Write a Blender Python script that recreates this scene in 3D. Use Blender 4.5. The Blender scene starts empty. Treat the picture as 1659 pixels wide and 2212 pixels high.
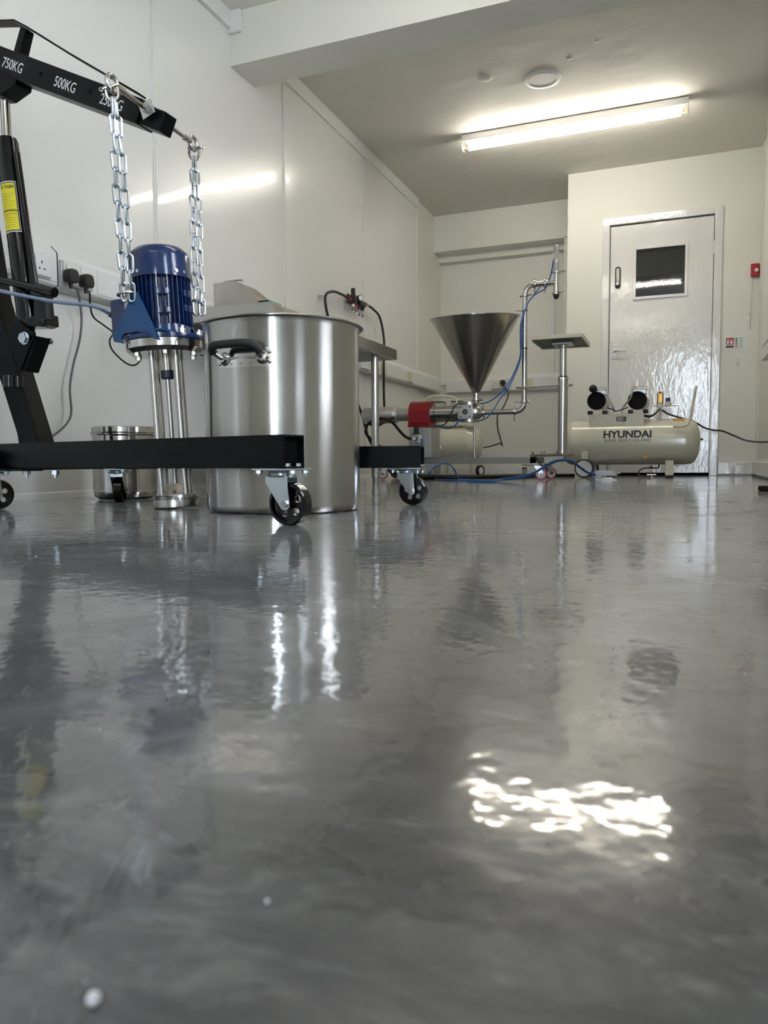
import bpy, bmesh, math, random
from math import pi, sin, cos, radians, sqrt
from mathutils import Vector, Matrix, Quaternion
random.seed(7)
SC = bpy.context.scene
COL = SC.collection

# ------------------------------------------------------------------ camera
cd = bpy.data.cameras.new('camera'); cam = bpy.data.objects.new('camera', cd); COL.objects.link(cam)
cd.sensor_fit = 'VERTICAL'; cd.sensor_height = 36.0; cd.lens = 1608.29/2212*36.0
R_ = Vector((0.92946, 0.368875, -0.006272)); U_ = Vector((-0.01961, 0.066374, 0.997602)); F_ = Vector((-0.368407, 0.927106, -0.068925))
m3 = Matrix((R_, U_, -F_)).transposed()
cam.matrix_world = Matrix.Translation((0, 0, 0.13)) @ m3.to_4x4()
cd.clip_start = 0.01
cd.dof.use_dof = True; cd.dof.focus_distance = 2.6; cd.dof.aperture_fstop = 11.0
SC.camera = cam

# ------------------------------------------------------------------ view and world
SC.view_settings.view_transform = 'Standard'; SC.view_settings.look = 'None'
SC.view_settings.gamma = 1.0; SC.view_settings.use_curve_mapping = False
SC.view_settings.exposure = 0.82
w = bpy.data.worlds.new('daylight'); SC.world = w; w.use_nodes = True
w.node_tree.nodes['Background'].inputs[0].default_value = (0.74, 0.85, 1.0, 1)
w.node_tree.nodes['Background'].inputs[1].default_value = 4.0
TUBE_FAR, TUBE_NEAR = 20.5, 9.8

def area(name, loc, rot, sx, sy, power, col):
    l = bpy.data.lights.new(name, 'AREA'); l.shape = 'RECTANGLE'; l.size = sx; l.size_y = sy
    l.energy = power; l.color = col
    o = bpy.data.objects.new(name, l); COL.objects.link(o); o.location = loc; o.rotation_euler = rot
    return o
# daylight arriving through the two glazed openings (placed just outside the panes)
area('daylight_door', (0.2, -2.32, 1.05), (radians(90), 0, 0), 0.5, 1.8, 22, (0.82, 0.91, 1.0))
area('daylight_window', (0.66, 0.6, 1.45), (0, radians(90), 0), 1.1, 0.45, 8, (0.84, 0.92, 1.0))
area('daylight_window_forward', (0.66, 1.85, 1.28), (0, radians(90), 0), 1.4, 0.3, 7.5, (1.0, 0.97, 0.93))

# ------------------------------------------------------------------ materials
MATS = {}
def mat(name, col, rough=0.5, metal=0.0, spec=0.5, coat=0.0, coat_r=0.05, bump=None, aniso=0.0, var=None, trans=0, emit=None, alpha=None, rvar=None, arot=0.0):
    if name in MATS: return MATS[name]
    m = bpy.data.materials.new(name); m.use_nodes = True; nt = m.node_tree; b = nt.nodes['Principled BSDF']
    b.inputs['Base Color'].default_value = (*col, 1); b.inputs['Roughness'].default_value = rough
    b.inputs['Metallic'].default_value = metal; b.inputs['Specular IOR Level'].default_value = spec
    b.inputs['Coat Weight'].default_value = coat; b.inputs['Coat Roughness'].default_value = coat_r
    tc = nt.nodes.new('ShaderNodeTexCoord')
    def noise(scale, detail=4, stretch=None, rr=0.55):
        n = nt.nodes.new('ShaderNodeTexNoise'); n.inputs['Scale'].default_value = scale; n.inputs['Detail'].default_value = detail
        n.inputs['Roughness'].default_value = rr
        src = tc.outputs['Object']
        if stretch:
            mp = nt.nodes.new('ShaderNodeMapping'); mp.inputs['Scale'].default_value = stretch
            nt.links.new(src, mp.inputs[0]); src = mp.outputs[0]
        nt.links.new(src, n.inputs['Vector']); return n
    if var:
        sc, amt, st = var
        n = noise(sc, 5, st); r = nt.nodes.new('ShaderNodeValToRGB')
        r.color_ramp.elements[0].position = 0.3; r.color_ramp.elements[1].position = 0.7
        r.color_ramp.elements[0].color = (*[c*(1-amt) for c in col], 1); r.color_ramp.elements[1].color = (*[min(1, c*(1+amt)) for c in col], 1)
        nt.links.new(n.outputs['Fac'], r.inputs[0]); nt.links.new(r.outputs[0], b.inputs['Base Color'])
    if rvar:
        sc, lo, hi, st = rvar
        n = noise(sc, 4, st); mr = nt.nodes.new('ShaderNodeMapRange')
        mr.inputs['From Min'].default_value = 0.3; mr.inputs['From Max'].default_value = 0.7
        mr.inputs['To Min'].default_value = lo; mr.inputs['To Max'].default_value = hi
        nt.links.new(n.outputs['Fac'], mr.inputs[0]); nt.links.new(mr.outputs[0], b.inputs['Roughness'])
    if bump:
        last = None
        for (sc, dist, st) in bump:
            n = noise(sc, 3, st); bp = nt.nodes.new('ShaderNodeBump'); bp.inputs['Distance'].default_value = dist; bp.inputs['Strength'].default_value = 1.0
            nt.links.new(n.outputs['Fac'], bp.inputs['Height'])
            if last: nt.links.new(last.outputs[0], bp.inputs['Normal'])
            last = bp
        nt.links.new(last.outputs[0], b.inputs['Normal'])
        if coat: nt.links.new(last.outputs[0], b.inputs['Coat Normal'])
    if aniso:
        b.inputs['Anisotropic'].default_value = aniso; b.inputs['Anisotropic Rotation'].default_value = arot
        t = nt.nodes.new('ShaderNodeTangent'); t.direction_type = 'RADIAL'; t.axis = 'Z'
        nt.links.new(t.outputs[0], b.inputs['Tangent'])
    if trans: b.inputs['Transmission Weight'].default_value = trans; b.inputs['IOR'].default_value = 1.45
    if emit: b.inputs['Emission Color'].default_value = (*emit[0], 1); b.inputs['Emission Strength'].default_value = emit[1]
    if alpha is not None: b.inputs['Alpha'].default_value = alpha
    MATS[name] = m; return m
FRAMES  = mat('frame_steel', (0.30, 0.30, 0.29), 0.42, 0.8)
FANM    = mat('fan_black', (0.004, 0.004, 0.005), 0.6, spec=0.2)

PAINT   = mat('wall_paint', (0.785, 0.78, 0.715), 0.45, spec=0.4, bump=[(9, 0.0015, None), (60, 0.0003, None)], var=(1.5, 0.02, None))
CEILP   = mat('ceiling_paint', (0.76, 0.74, 0.68), 0.7, spec=0.3, bump=[(1.6, 0.02, None), (14, 0.002, None)], var=(1.2, 0.03, None))
PANEL   = mat('pvc_panel', (0.80, 0.795, 0.765), 0.24, spec=0.5, coat=0.25, coat_r=0.05, bump=[(0.9, 0.006, (1, 1.6, 0.5))])
STRIP   = mat('pvc_strip', (0.80, 0.79, 0.77), 0.3, spec=0.5)
TRIMW   = mat('white_trim', (0.78, 0.78, 0.77), 0.35, spec=0.5)
GLOSSP  = mat('gloss_door_paint', (0.78, 0.77, 0.76), 0.14, spec=0.5, coat=1.0, coat_r=0.02, bump=[(26, 0.0018, (1, 1, 0.4)), (75, 0.0005, (1, 1, 0.5))])
BLACK   = mat('black_powder_coat', (0.0028, 0.0042, 0.0055), 0.34, spec=0.16, bump=[(260, 0.00006, None)])
BLACKG  = mat('black_gloss_paint', (0.003, 0.003, 0.004), 0.16, spec=0.4, coat=0.15, bump=[(30, 0.0006, None)])
BLACKM  = mat('black_plastic', (0.012, 0.012, 0.013), 0.45)
RUBBER  = mat('black_rubber', (0.014, 0.014, 0.015), 0.6)
VOID    = mat('dark_gap', (0.004, 0.004, 0.005), 0.9, spec=0.1)
ZINC    = mat('zinc_plate', (0.62, 0.68, 0.74), 0.24, 1.0)
STEEL   = mat('polished_steel', (0.58, 0.56, 0.54), 0.12, 1.0)
STEELM  = mat('satin_steel', (0.50, 0.49, 0.47), 0.27, 1.0)
BRUSH   = mat('brushed_pot_steel', (0.52, 0.505, 0.48), 0.21, 1.0, aniso=0.9, arot=0.25, bump=[(5, 0.0008, (1, 1, 0.05)), (22, 0.0005, (1, 1, 0.02))])
HOPST   = mat('hopper_steel', (0.42, 0.40, 0.37), 0.24, 1.0, aniso=0.7, arot=0.25)
TABST   = mat('table_steel', (0.60, 0.585, 0.55), 0.32, 1.0, rvar=(7, 0.28, 0.36, None))
BOXST   = mat('dull_box_steel', (0.50, 0.47, 0.42), 0.42, 1.0, var=(7, 0.12, None))
ALU     = mat('grey_aluminium', (0.55, 0.55, 0.54), 0.38, 0.85)
IRON    = mat('dark_bore', (0.05, 0.05, 0.055), 0.4, 0.8)
BLUE    = mat('blue_motor_paint', (0.003, 0.024, 0.11), 0.2, spec=0.4, coat=0.4, bump=[(60, 0.00025, None)])
BLUE2   = mat('blue_bracket_paint', (0.002, 0.065, 0.20), 0.3, spec=0.5)
CREAM   = mat('cream_paint', (0.72, 0.70, 0.57), 0.2, spec=0.5, coat=0.4)
CREAMD  = mat('pale_cream_plastic', (0.72, 0.68, 0.52), 0.4)
RED     = mat('red_anodised', (0.30, 0.006, 0.012), 0.28, 0.25, spec=0.6)
REDP    = mat('red_plastic', (0.42, 0.012, 0.018), 0.35)
REDW    = mat('red_wheel', (0.45, 0.02, 0.02), 0.4)
WHITEP  = mat('white_plastic', (0.80, 0.80, 0.79), 0.3)
IVORY   = mat('ivory_plastic', (0.74, 0.70, 0.52), 0.35)
CABLEG  = mat('grey_cable', (0.15, 0.15, 0.17), 0.45)
CABLEB  = mat('blue_grey_cable', (0.22, 0.29, 0.42), 0.35)
HOSEB   = mat('blue_hose', (0.015, 0.14, 0.46), 0.3)
YELLOW  = mat('yellow_label', (0.82, 0.72, 0.02), 0.4)
ORANGE  = mat('orange_label', (0.62, 0.33, 0.04), 0.45)
GOLD    = mat('gold_cover', (0.60, 0.34, 0.08), 0.3, 0.6)
BRASS   = mat('brass_fitting', (0.60, 0.42, 0.16), 0.25, 1.0)
TEAL    = mat('teal_plastic', (0.03, 0.42, 0.52), 0.35)
INK     = mat('navy_ink', (0.012, 0.02, 0.05), 0.4)
INKG    = mat('grey_ink', (0.09, 0.09, 0.10), 0.5)
WHITEI  = mat('white_ink', (0.80, 0.82, 0.84), 0.5)
GREEN   = mat('green_ink', (0.02, 0.22, 0.10), 0.5)
CLEAR   = mat('clear_bowl', (0.8, 0.8, 0.8), 0.08, trans=0.9)
GLASSD  = mat('door_glass', (0.012, 0.015, 0.016), 0.03, spec=1.0, bump=[(9, 0.0002, None)])
PANE    = mat('window_pane', (0.95, 0.97, 1.0), 0.0, trans=1.0)
BAGM    = mat('thin_plastic', (0.8, 0.8, 0.78), 0.25, trans=0.35, bump=[(20, 0.01, None)])
TUBEM   = mat('lit_tube', (0.9, 0.9, 0.85), 0.4, emit=((1.0, 0.935, 0.82), TUBE_FAR))
TUBEN   = mat('lit_tube_near', (0.9, 0.9, 0.85), 0.4, emit=((1.0, 0.95, 0.86), TUBE_NEAR))

def floor_material():
    m = bpy.data.materials.new('poured_resin_floor'); m.use_nodes = True; nt = m.node_tree; b = nt.nodes['Principled BSDF']
    N = nt.nodes.new; L = nt.links.new
    tc = N('ShaderNodeTexCoord')
    def noise(scale, detail, stretch=(1, 1, 1), rot=0, dist=0.0, rr=0.6):
        mp = N('ShaderNodeMapping'); mp.inputs['Scale'].default_value = stretch; mp.inputs['Rotation'].default_value = (0, 0, rot)
        L(tc.outputs['Object'], mp.inputs[0]); n = N('ShaderNodeTexNoise'); n.inputs['Scale'].default_value = scale
        n.inputs['Detail'].default_value = detail; n.inputs['Distortion'].default_value = dist; n.inputs['Roughness'].default_value = rr
        L(mp.outputs[0], n.inputs['Vector']); return n
    a = noise(2.2, 6, (1, 1.2, 1), 0.5, 1.4, 0.62); c = noise(13, 8, (1.0, 2.2, 1), 0.3, 1.0, 0.72)
    mix = N('ShaderNodeMix'); mix.data_type = 'FLOAT'; mix.inputs[0].default_value = 0.45
    L(a.outputs['Fac'], mix.inputs[2]); L(c.outputs['Fac'], mix.inputs[3])
    r = N('ShaderNodeValToRGB'); e = r.color_ramp.elements
    e[0].position = 0.40; e[0].color = (0.026, 0.028, 0.031, 1); e[1].position = 0.62; e[1].color = (0.185, 0.185, 0.183, 1)
    k = e.new(0.52); k.color = (0.064, 0.066, 0.069, 1)
    L(mix.outputs[0], r.inputs[0]); L(r.outputs[0], b.inputs['Base Color'])
    # cloudy wear in the polish
    d = noise(5, 6, (1, 1, 1), 0.2, 1.0, 0.65); mr = N('ShaderNodeMapRange'); mr.inputs['From Min'].default_value = 0.35; mr.inputs['From Max'].default_value = 0.7
    mr.inputs['To Min'].default_value = 0.16; mr.inputs['To Max'].default_value = 0.34
    L(d.outputs['Fac'], mr.inputs[0]); L(mr.outputs[0], b.inputs['Roughness'])
    g = noise(9, 7, (1, 1.6, 1), 0.9, 1.6, 0.68); mg = N('ShaderNodeMapRange'); mg.inputs['From Min'].default_value = 0.42; mg.inputs['From Max'].default_value = 0.66
    mg.inputs['To Min'].default_value = 0.03; mg.inputs['To Max'].default_value = 0.085
    L(g.outputs['Fac'], mg.inputs[0]); L(mg.outputs[0], b.inputs['Coat Roughness'])
    hs = N('ShaderNodeMapRange'); hs.inputs['From Min'].default_value = 0.40; hs.inputs['From Max'].default_value = 0.70; hs.inputs['To Min'].default_value = 1.0; hs.inputs['To Max'].default_value = 0.78
    L(g.outputs['Fac'], hs.inputs[0]); L(hs.outputs[0], b.inputs['Coat Weight'])
    b.inputs['Sheen Weight'].default_value = 0.12; b.inputs['Sheen Roughness'].default_value = 0.45; b.inputs['Specular IOR Level'].default_value = 0.5; b.inputs['Coat Weight'].default_value = 1.0; b.inputs['Coat Roughness'].default_value = 0.035
    last = None
    for sc, dist, st in ((70, 0.00028, (1, 1, 1)), (20, 0.00045, (1, 1, 1))):
        n = noise(sc, 1.5, st); bp = N('ShaderNodeBump'); bp.inputs['Distance'].default_value = dist
        L(n.outputs['Fac'], bp.inputs['Height'])
        if last: L(last.outputs[0], bp.inputs['Normal'])
        last = bp
    L(last.outputs[0], b.inputs['Normal']); L(last.outputs[0], b.inputs['Coat Normal'])
    return m
FLOORM = floor_material()

# ------------------------------------------------------------------ mesh builder
def V(*a): return Vector(a[0]) if len(a) == 1 else Vector(a)
def frame_of(d):
    d = d.normalized(); up = Vector((0, 0, 1)) if abs(d.z) < 0.95 else Vector((1, 0, 0))
    x = up.cross(d).normalized(); return x, d.cross(x).normalized(), d
def smooth_path(pts, k=8):
    P = [V(p) for p in pts]
    if len(P) < 3 or k < 2: return P
    out = []
    for i in range(len(P)-1):
        p0 = P[i-1] if i else P[0]*2-P[1]; p1 = P[i]; p2 = P[i+1]; p3 = P[i+2] if i+2 < len(P) else P[-1]*2-P[-2]
        for j in range(k):
            t = j/k
            out.append(0.5*((2*p1)+(p2-p0)*t+(2*p0-5*p1+4*p2-p3)*t*t+(3*p1-p0-3*p2+p3)*t**3))
    out.append(P[-1]); return out
class MB:
    def __init__(s): s.v = []; s.f = []; s.M = None; s.marks = []; s.wn = False
    def add(s, vs, fs):
        n = len(s.v); s.marks.append((n, len(s.f)))
        s.v += [(s.M @ V(v)) if s.M else V(v) for v in vs]; s.f += [tuple(i+n for i in f) for f in fs]; return s
    def bm(s, b):
        b.verts.index_update(); s.add([v.co.copy() for v in b.verts], [[v.index for v in f.verts] for f in b.faces]); b.free(); return s
    def box(s, a, b, bev=0, seg=2):
        a, b = V(a), V(b); B = bmesh.new(); bmesh.ops.create_cube(B, size=1)
        c = (a+b)/2; d = b-a
        for v in B.verts: v.co = Vector((v.co.x*abs(d.x)+c.x, v.co.y*abs(d.y)+c.y, v.co.z*abs(d.z)+c.z))
        if bev: s.wn = True; bmesh.ops.bevel(B, geom=B.edges[:], offset=bev, segments=seg, affect='EDGES', profile=0.5)
        return s.bm(B)
    def obox(s, p0, p1, wd, ht, bev=0, side=None):
        """bar from p0 to p1 with a rectangular section; wd along `side`"""
        p0, p1 = V(p0), V(p1); d = p1-p0; L = d.length; d.normalize()
        sd = V(side) if side else d.cross(Vector((0, 0, 1)))
        sd = (sd-d*sd.dot(d)).normalized(); up = sd.cross(d)
        B = bmesh.new(); bmesh.ops.create_cube(B, size=1)
        for v in B.verts: v.co = Vector((v.co.x*L, v.co.y*wd, v.co.z*ht))
        if bev: s.wn = True; bmesh.ops.bevel(B, geom=B.edges[:], offset=bev, segments=2, affect='EDGES', profile=0.5)
        M = Matrix((d, sd, up)).transposed().to_4x4(); M.translation = (p0+p1)/2; bmesh.ops.transform(B, matrix=M, verts=B.verts)
        return s.bm(B)
    def cyl(s, p0, p1, r, r1=None, n=24, cap=True):
        p0, p1 = V(p0), V(p1); r1 = r if r1 is None else r1; x, y, d = frame_of(p1-p0)
        vs = []; fs = []
        for p, q in ((p0, r), (p1, r1)):
            for i in range(n): a = 2*pi*i/n; vs.append(p+x*cos(a)*q+y*sin(a)*q)
        for i in range(n): j = (i+1) % n; fs.append((i, j, n+j, n+i))
        if cap: fs.append(tuple(reversed(range(n)))); fs.append(tuple(range(n, 2*n)))
        return s.add(vs, fs)
    def lathe(s, prof, o, ax=(0, 0, 1), n=48, close=True):
        o = V(o); x, y, d = frame_of(V(ax)); vs = []; fs = []; m = len(prof)
        for r, z in prof:
            r = max(r, 1e-5)
            for i in range(n): a = 2*pi*i/n; vs.append(o+d*z+x*cos(a)*r+y*sin(a)*r)
        for k in range(m-1):
            for i in range(n): j = (i+1) % n; fs.append((k*n+i, k*n+j, (k+1)*n+j, (k+1)*n+i))
        if close:
            fs.append(tuple(reversed(range(n)))); fs.append(tuple(range((m-1)*n, m*n)))
        return s.add(vs, fs)
    def tube(s, pts, r, n=10, k=8, closed=False, cap=True):
        P = smooth_path(pts, k) if not closed else [V(p) for p in pts]
        m = len(P); vs = []; fs = []; px_ = None
        for i, p in enumerate(P):
            if closed: t = (P[(i+1) % m]-P[i-1])
            else: t = P[min(i+1, m-1)]-P[max(i-1, 0)]
            t.normalize()
            if px_ is None: px_ = frame_of(t)[0]
            px_ = (px_-t*px_.dot(t)).normalized(); y = t.cross(px_)
            rr = r[i*(len(r)-1)//(m-1)] if isinstance(r, (list, tuple)) else r
            for j in range(n): a = 2*pi*j/n; vs.append(p+px_*cos(a)*rr+y*sin(a)*rr)
        for i in range(m if closed else m-1):
            q = (i+1) % m
            for j in range(n): h = (j+1) % n; fs.append((i*n+j, i*n+h, q*n+h, q*n+j))
        if not closed and cap: fs.append(tuple(reversed(range(n)))); fs.append(tuple(range((m-1)*n, m*n)))
        return s.add(vs, fs)
    def prism(s, pts, a, b, plane='XZ', bev=0, seg=2):
        def P(u, w, t): return {'XZ': Vector((u, t, w)), 'YZ': Vector((t, u, w)), 'XY': Vector((u, w, t))}[plane]
        B = bmesh.new(); A = [B.verts.new(P(u, w, a)) for u, w in pts]; C = [B.verts.new(P(u, w, b)) for u, w in pts]
        B.faces.new(A); B.faces.new(list(reversed(C))); n = len(pts)
        for i in range(n): j = (i+1) % n; B.faces.new((A[j], A[i], C[i], C[j]))
        bmesh.ops.recalc_face_normals(B, faces=B.faces[:])
        if bev: s.wn = True; bmesh.ops.bevel(B, geom=B.edges[:], offset=bev, segments=seg, affect='EDGES', profile=0.5)
        return s.bm(B)
    def ball(s, c, r, n=16, sc=(1, 1, 1)):
        B = bmesh.new(); bmesh.ops.create_uvsphere(B, u_segments=n, v_segments=max(6, n//2), radius=r)
        for v in B.verts: v.co = Vector((v.co.x*sc[0], v.co.y*sc[1], v.co.z*sc[2]))+V(c)
        return s.bm(B)
    def ring(s, c, ax, R, r, n=28, m=10):
        x, y, d = frame_of(V(ax)); return s.tube([V(c)+x*cos(2*pi*i/n)*R+y*sin(2*pi*i/n)*R for i in range(n)], r, m, closed=True)
    def hex(s, p0, p1, r): return s.cyl(p0, p1, r, n=6)
    def build_each(s, name, m, parent=None, per=1):
        out = []; st = s.marks+[(len(s.v), len(s.f))]
        for i in range(0, len(st)-1, per):
            a, b = st[i], st[min(i+per, len(st)-1)]; q = MB(); q.wn = s.wn; q.v = s.v[a[0]:b[0]]; q.f = [tuple(k-a[0] for k in f) for f in s.f[a[1]:b[1]]]
            out.append(q.build(name, m, parent))
        return out
    def build(s, name, m, parent=None, smooth=35):
        me = bpy.data.meshes.new(name); me.from_pydata([tuple(v) for v in s.v], [], s.f); me.update()
        b = bmesh.new(); b.from_mesh(me); bmesh.ops.recalc_face_normals(b, faces=b.faces[:]); b.to_mesh(me); b.free()
        if smooth:
            me.polygons.foreach_set('use_smooth', [True]*len(me.polygons)); me.set_sharp_from_angle(angle=radians(smooth))
        me.materials.append(m)
        o = bpy.data.objects.new(name, me); COL.objects.link(o)
        if s.wn and smooth: md = o.modifiers.new('weighted', 'WEIGHTED_NORMAL'); md.keep_sharp = True; md.weight = 80
        if parent: o.parent = parent; o.location = Vector((0, 0, 0)) if parent.get('_part') or parent.type != 'EMPTY' else -parent.location
        return o
def B_(name, m, parent, fn, *a, **k):
    mb = MB(); getattr(mb, fn)(*a, **k); return mb.build(name, m, parent)
def thing(name, label, cat, loc, group=None):
    o = bpy.data.objects.new(name, None); COL.objects.link(o); o.location = loc; o.empty_display_size = 0.05
    o['label'] = label; o['category'] = cat
    if group: o['group'] = group
    return o
def tag(o, label, cat, group=None):
    o['label'] = label; o['category'] = cat
    if group: o['group'] = group
    return o
def struct(o): o['kind'] = 'structure'; return o
def text(s, size, m, name, parent, M, sx=1.0, bold=0.0, ext=0.0006, space=1.0, sp_line=1.0):
    c = bpy.data.curves.new(name, 'FONT'); c.body = s; c.size = size; c.align_x = 'CENTER'; c.align_y = 'CENTER'
    c.extrude = ext; c.offset = bold; c.resolution_u = 4; c.space_character = space; c.space_line = sp_line
    o = bpy.data.objects.new('tmp', c); COL.objects.link(o)
    dg = bpy.context.evaluated_depsgraph_get(); me = bpy.data.meshes.new_from_object(o.evaluated_get(dg))
    bpy.data.objects.remove(o); me.transform(Matrix.Diagonal((sx, 1, 1, 1))); me.transform(M)
    me.materials.clear(); me.materials.append(m); me.name = name
    t = bpy.data.objects.new(name, me); COL.objects.link(t)
    if parent: t.parent = parent; t.location = Vector((0, 0, 0)) if parent.type != 'EMPTY' else -parent.location
    return t
def basis(o, x, y):
    x = V(x).normalized(); y = V(y); y = (y-x*y.dot(x)).normalized(); z = x.cross(y)
    M = Matrix((x, y, z)).transposed().to_4x4(); M.translation = V(o); return M

# ------------------------------------------------------------------ the room
XL, XR, YR, YD, YU, YA, H = -2.145, 0.52, -2.2, 6.158, 6.721, 6.93, 2.372
B_('floor', FLOORM, None, 'box', (XL-0.15, YR-0.15, -0.1), (XR+0.15, YA+0.15, 0)); struct(bpy.data.objects['floor'])
cl = MB(); cl.box((XL-0.15, YR-0.15, H), (XR+0.15, YA+0.15, H+0.1)); cl = struct(cl.build('ceiling', CEILP))
for (x, y, r) in ((-1.11, 4.45, 0.045), (-0.62, 4.42, 0.018), (-0.46, 4.30, 0.014), (-1.55, 5.75, 0.02)):
    pb = MB(); pb.ball((x, y, H), r, 12, (1, 1, 0.22)); pb.build('plaster_blister', CEILP, cl)
# left wall: backing + clad panels with narrow joint strips
wl = MB(); wl.box((XL-0.15, YR-0.15, -0.05), (XL-0.012, YA+0.15, H+0.05)); wl = struct(wl.build('wall_left', PAINT))
joints = [YR, -0.72, 0.43, 1.58, 2.733, 3.88, 5.032, 6.215]
for i in range(7):
    y0, y1 = joints[i]+0.003, joints[i+1]-0.003
    n, m_ = 16, 10; vs = []; fs = []
    for a in range(n+1):
        for b in range(m_+1):
            u, v_ = a/n, b/m_
            bow = 0.0035*(1-(2*u-1)**4)+0.0012*sin(v_*7+i*2.1)*sin(pi*u)
            vs.append((XL-0.004+bow, y0+(y1-y0)*u, 0.012+(2.29-0.012)*v_))
    for a in range(n):
        for b in range(m_): q = a*(m_+1)+b; fs.append((q, q+1, q+m_+2, q+m_+1))
    k = len(vs)
    vs += [(XL-0.012, v[1], v[2]) for v in vs[:k]]
    fs += [tuple(reversed([q+k for q in f])) for f in fs]
    edge = [a*(m_+1) for a in range(n+1)]+[n*(m_+1)+b for b in range(1, m_+1)]+[a*(m_+1)+m_ for a in range(n-1, -1, -1)]+[b for b in range(m_-1, 0, -1)]
    for a in range(len(edge)): p, q = edge[a], edge[(a+1) % len(edge)]; fs.append((p, q, q+k, p+k))
    MB().add(vs, fs).build('panel', PANEL, wl, 60)
for y in joints[1:]:
    st = MB(); st.box((XL-0.012, y-0.010, 0.012), (XL+0.0015, y-0.0035, 2.29)); st.box((XL-0.012, y+0.0035, 0.012), (XL+0.0015, y+0.010, 2.29)); st.box((XL-0.012, y-0.004, 0.012), (XL-0.003, y+0.004, 2.29))
    st.build('joint_strip', STRIP, wl)
# sealant upstand at the foot of the panels
sk = MB(); sk.prism([(XL-0.012, 0), (XL+0.009, 0), (XL+0.006, 0.018), (XL, 0.024), (XL-0.012, 0.024)], YR, YA, 'XZ'); struct(sk.build('baseboard_left', TRIMW))
# ceiling trims along the left wall
t = MB(); t.box((XL-0.01, YR, 2.285), (XL+0.022, 3.335, H), 0.003); struct(t.build('trim_1', TRIMW))
t = MB(); t.box((XL-0.01, 3.575, 2.288), (XL+0.016, 6.215, H), 0.003); struct(t.build('trim_2', TRIMW))
t = MB(); t.box((XL+0.001, 3.318, 2.265), (XL+0.075, 3.337, H), 0.004); struct(t.build('trim_3', TRIMW))
# the downstand beam across the ceiling
t = MB(); t.box((XL-0.01, 3.34, 2.115), (XR+0.01, 3.573, H+0.02), 0.002); struct(t.build('trim_4', PAINT))
# back wall with the door (nearer) and the alcove (deeper)
DX0, DX1, DZ = -0.541, 0.205, 1.935
wb = MB()
wb.box((-0.865, YD, -0.05), (DX0-0.02, YA+0.15, H+0.05)); wb.box((DX1+0.02, YD, -0.05), (XR+0.15, YA+0.15, H+0.05))
wb.box((DX0-0.02, YD, DZ+0.02), (DX1+0.02, YA+0.15, H+0.05)); wb.box((DX0-0.02, YD+0.12, -0.05), (DX1+0.02, YA+0.15, H+0.05))
struct(wb.build('wall_back', PAINT))
wa = MB(); wa.box((XL-0.05, YA, -0.05), (-0.85, YA+0.15, H+0.05)); wa.box((XL-0.05, YU, 2.048), (-0.85, YA+0.02, H+0.05), 0.002)
wa.box((-0.975, YU, 0), (-0.85, YA+0.02, 2.06), 0.002); wa.box((XL-0.02, YU+0.14, 1.985), (-0.96, YA+0.01, 2.055), 0.002)
wa = struct(wa.build('wall_alcove', PAINT))
fr = MB(); fr.box((-1.103, YA-0.03, 0.87), (-1.078, YA+0.01, 2.02), 0.003); fr.box((XL, YA-0.03, 0.845), (-1.078, YA+0.01, 0.87), 0.003)
fr.build('boarded_recess_frame', TRIMW, wa)
wr = MB(); wr.box((XR, YR-0.15, -0.05), (XR+0.15, 0.35, H+0.05)); wr.box((XR, 0.85, -0.05), (XR+0.15, 1.55, H+0.05)); wr.box((XR, 2.15, -0.05), (XR+0.15, YA, H+0.05)); wr.box((XR, 0.35, -0.05), (XR+0.15, 0.85, 0.85)); wr.box((XR, 0.35, 2.05), (XR+0.15, 0.85, H+0.05))
wr.box((XR, 1.55, -0.05), (XR+0.15, 2.15, 0.55)); wr.box((XR, 1.55, 2.05), (XR+0.15, 2.15, H+0.05)); struct(wr.build('wall_right', PAINT))
# plain strip where the right wall returns, and skirtings
t = MB(); t.box((0.511, 6.06, 0.1), (XR+0.01, YD+0.01, H), 0.002); struct(t.build('trim_5', PAINT))
t = MB(); t.box((0.262, YD-0.018, 0.012), (0.500, YD+0.01, 0.1), 0.005); struct(t.build('baseboard_back', GLOSSP))
t = MB(); t.box((0.494, 4.9, 0.012), (XR+0.01, 6.145, 0.105), 0.006); struct(t.build('baseboard_right', TRIMW))
t = MB(); t.box((XL, YA-0.02, 0.0), (-0.87, YA+0.01, 0.06), 0.003); struct(t.build('baseboard_alcove', TRIMW))
# rear wall with a glazed door and a window letting in the day
wq = MB()
def rear(x0, x1, z0, z1): wq.box((x0, YR-0.15, z0), (x1, YR, z1))
rear(XL-0.1, -0.08, -0.05, H+0.05)
rear(-0.08, 0.48, 2.05, H+0.05); rear(0.48, XR+0.15, -0.05, H+0.05)
struct(wq.build('wall_rear', PAINT))
def glazed(name, x0, x1, z0, z1, bars):
    f = MB(); y = YR-0.09
    f.box((x0, y, z0), (x0+0.05, y+0.05, z1), 0.003); f.box((x1-0.05, y, z0), (x1, y+0.05, z1), 0.003)
    f.box((x0+0.05, y, z0), (x1-0.05, y+0.05, z0+0.06), 0.003); f.box((x0+0.05, y, z1-0.06), (x1-0.05, y+0.05, z1), 0.003)
    for z in bars: f.box((x0+0.05, y+0.005, z-0.025), (x1-0.05, y+0.045, z+0.025), 0.003)
    f = struct(f.build(name, TRIMW))
    p = MB(); p.box((x0+0.045, y+0.022, z0+0.05), (x1-0.045, y+0.028, z1-0.05)); p.build('pane', PANE, f)
glazed('door_2', -0.08, 0.48, 0.0, 2.05, [0.9])
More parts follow.
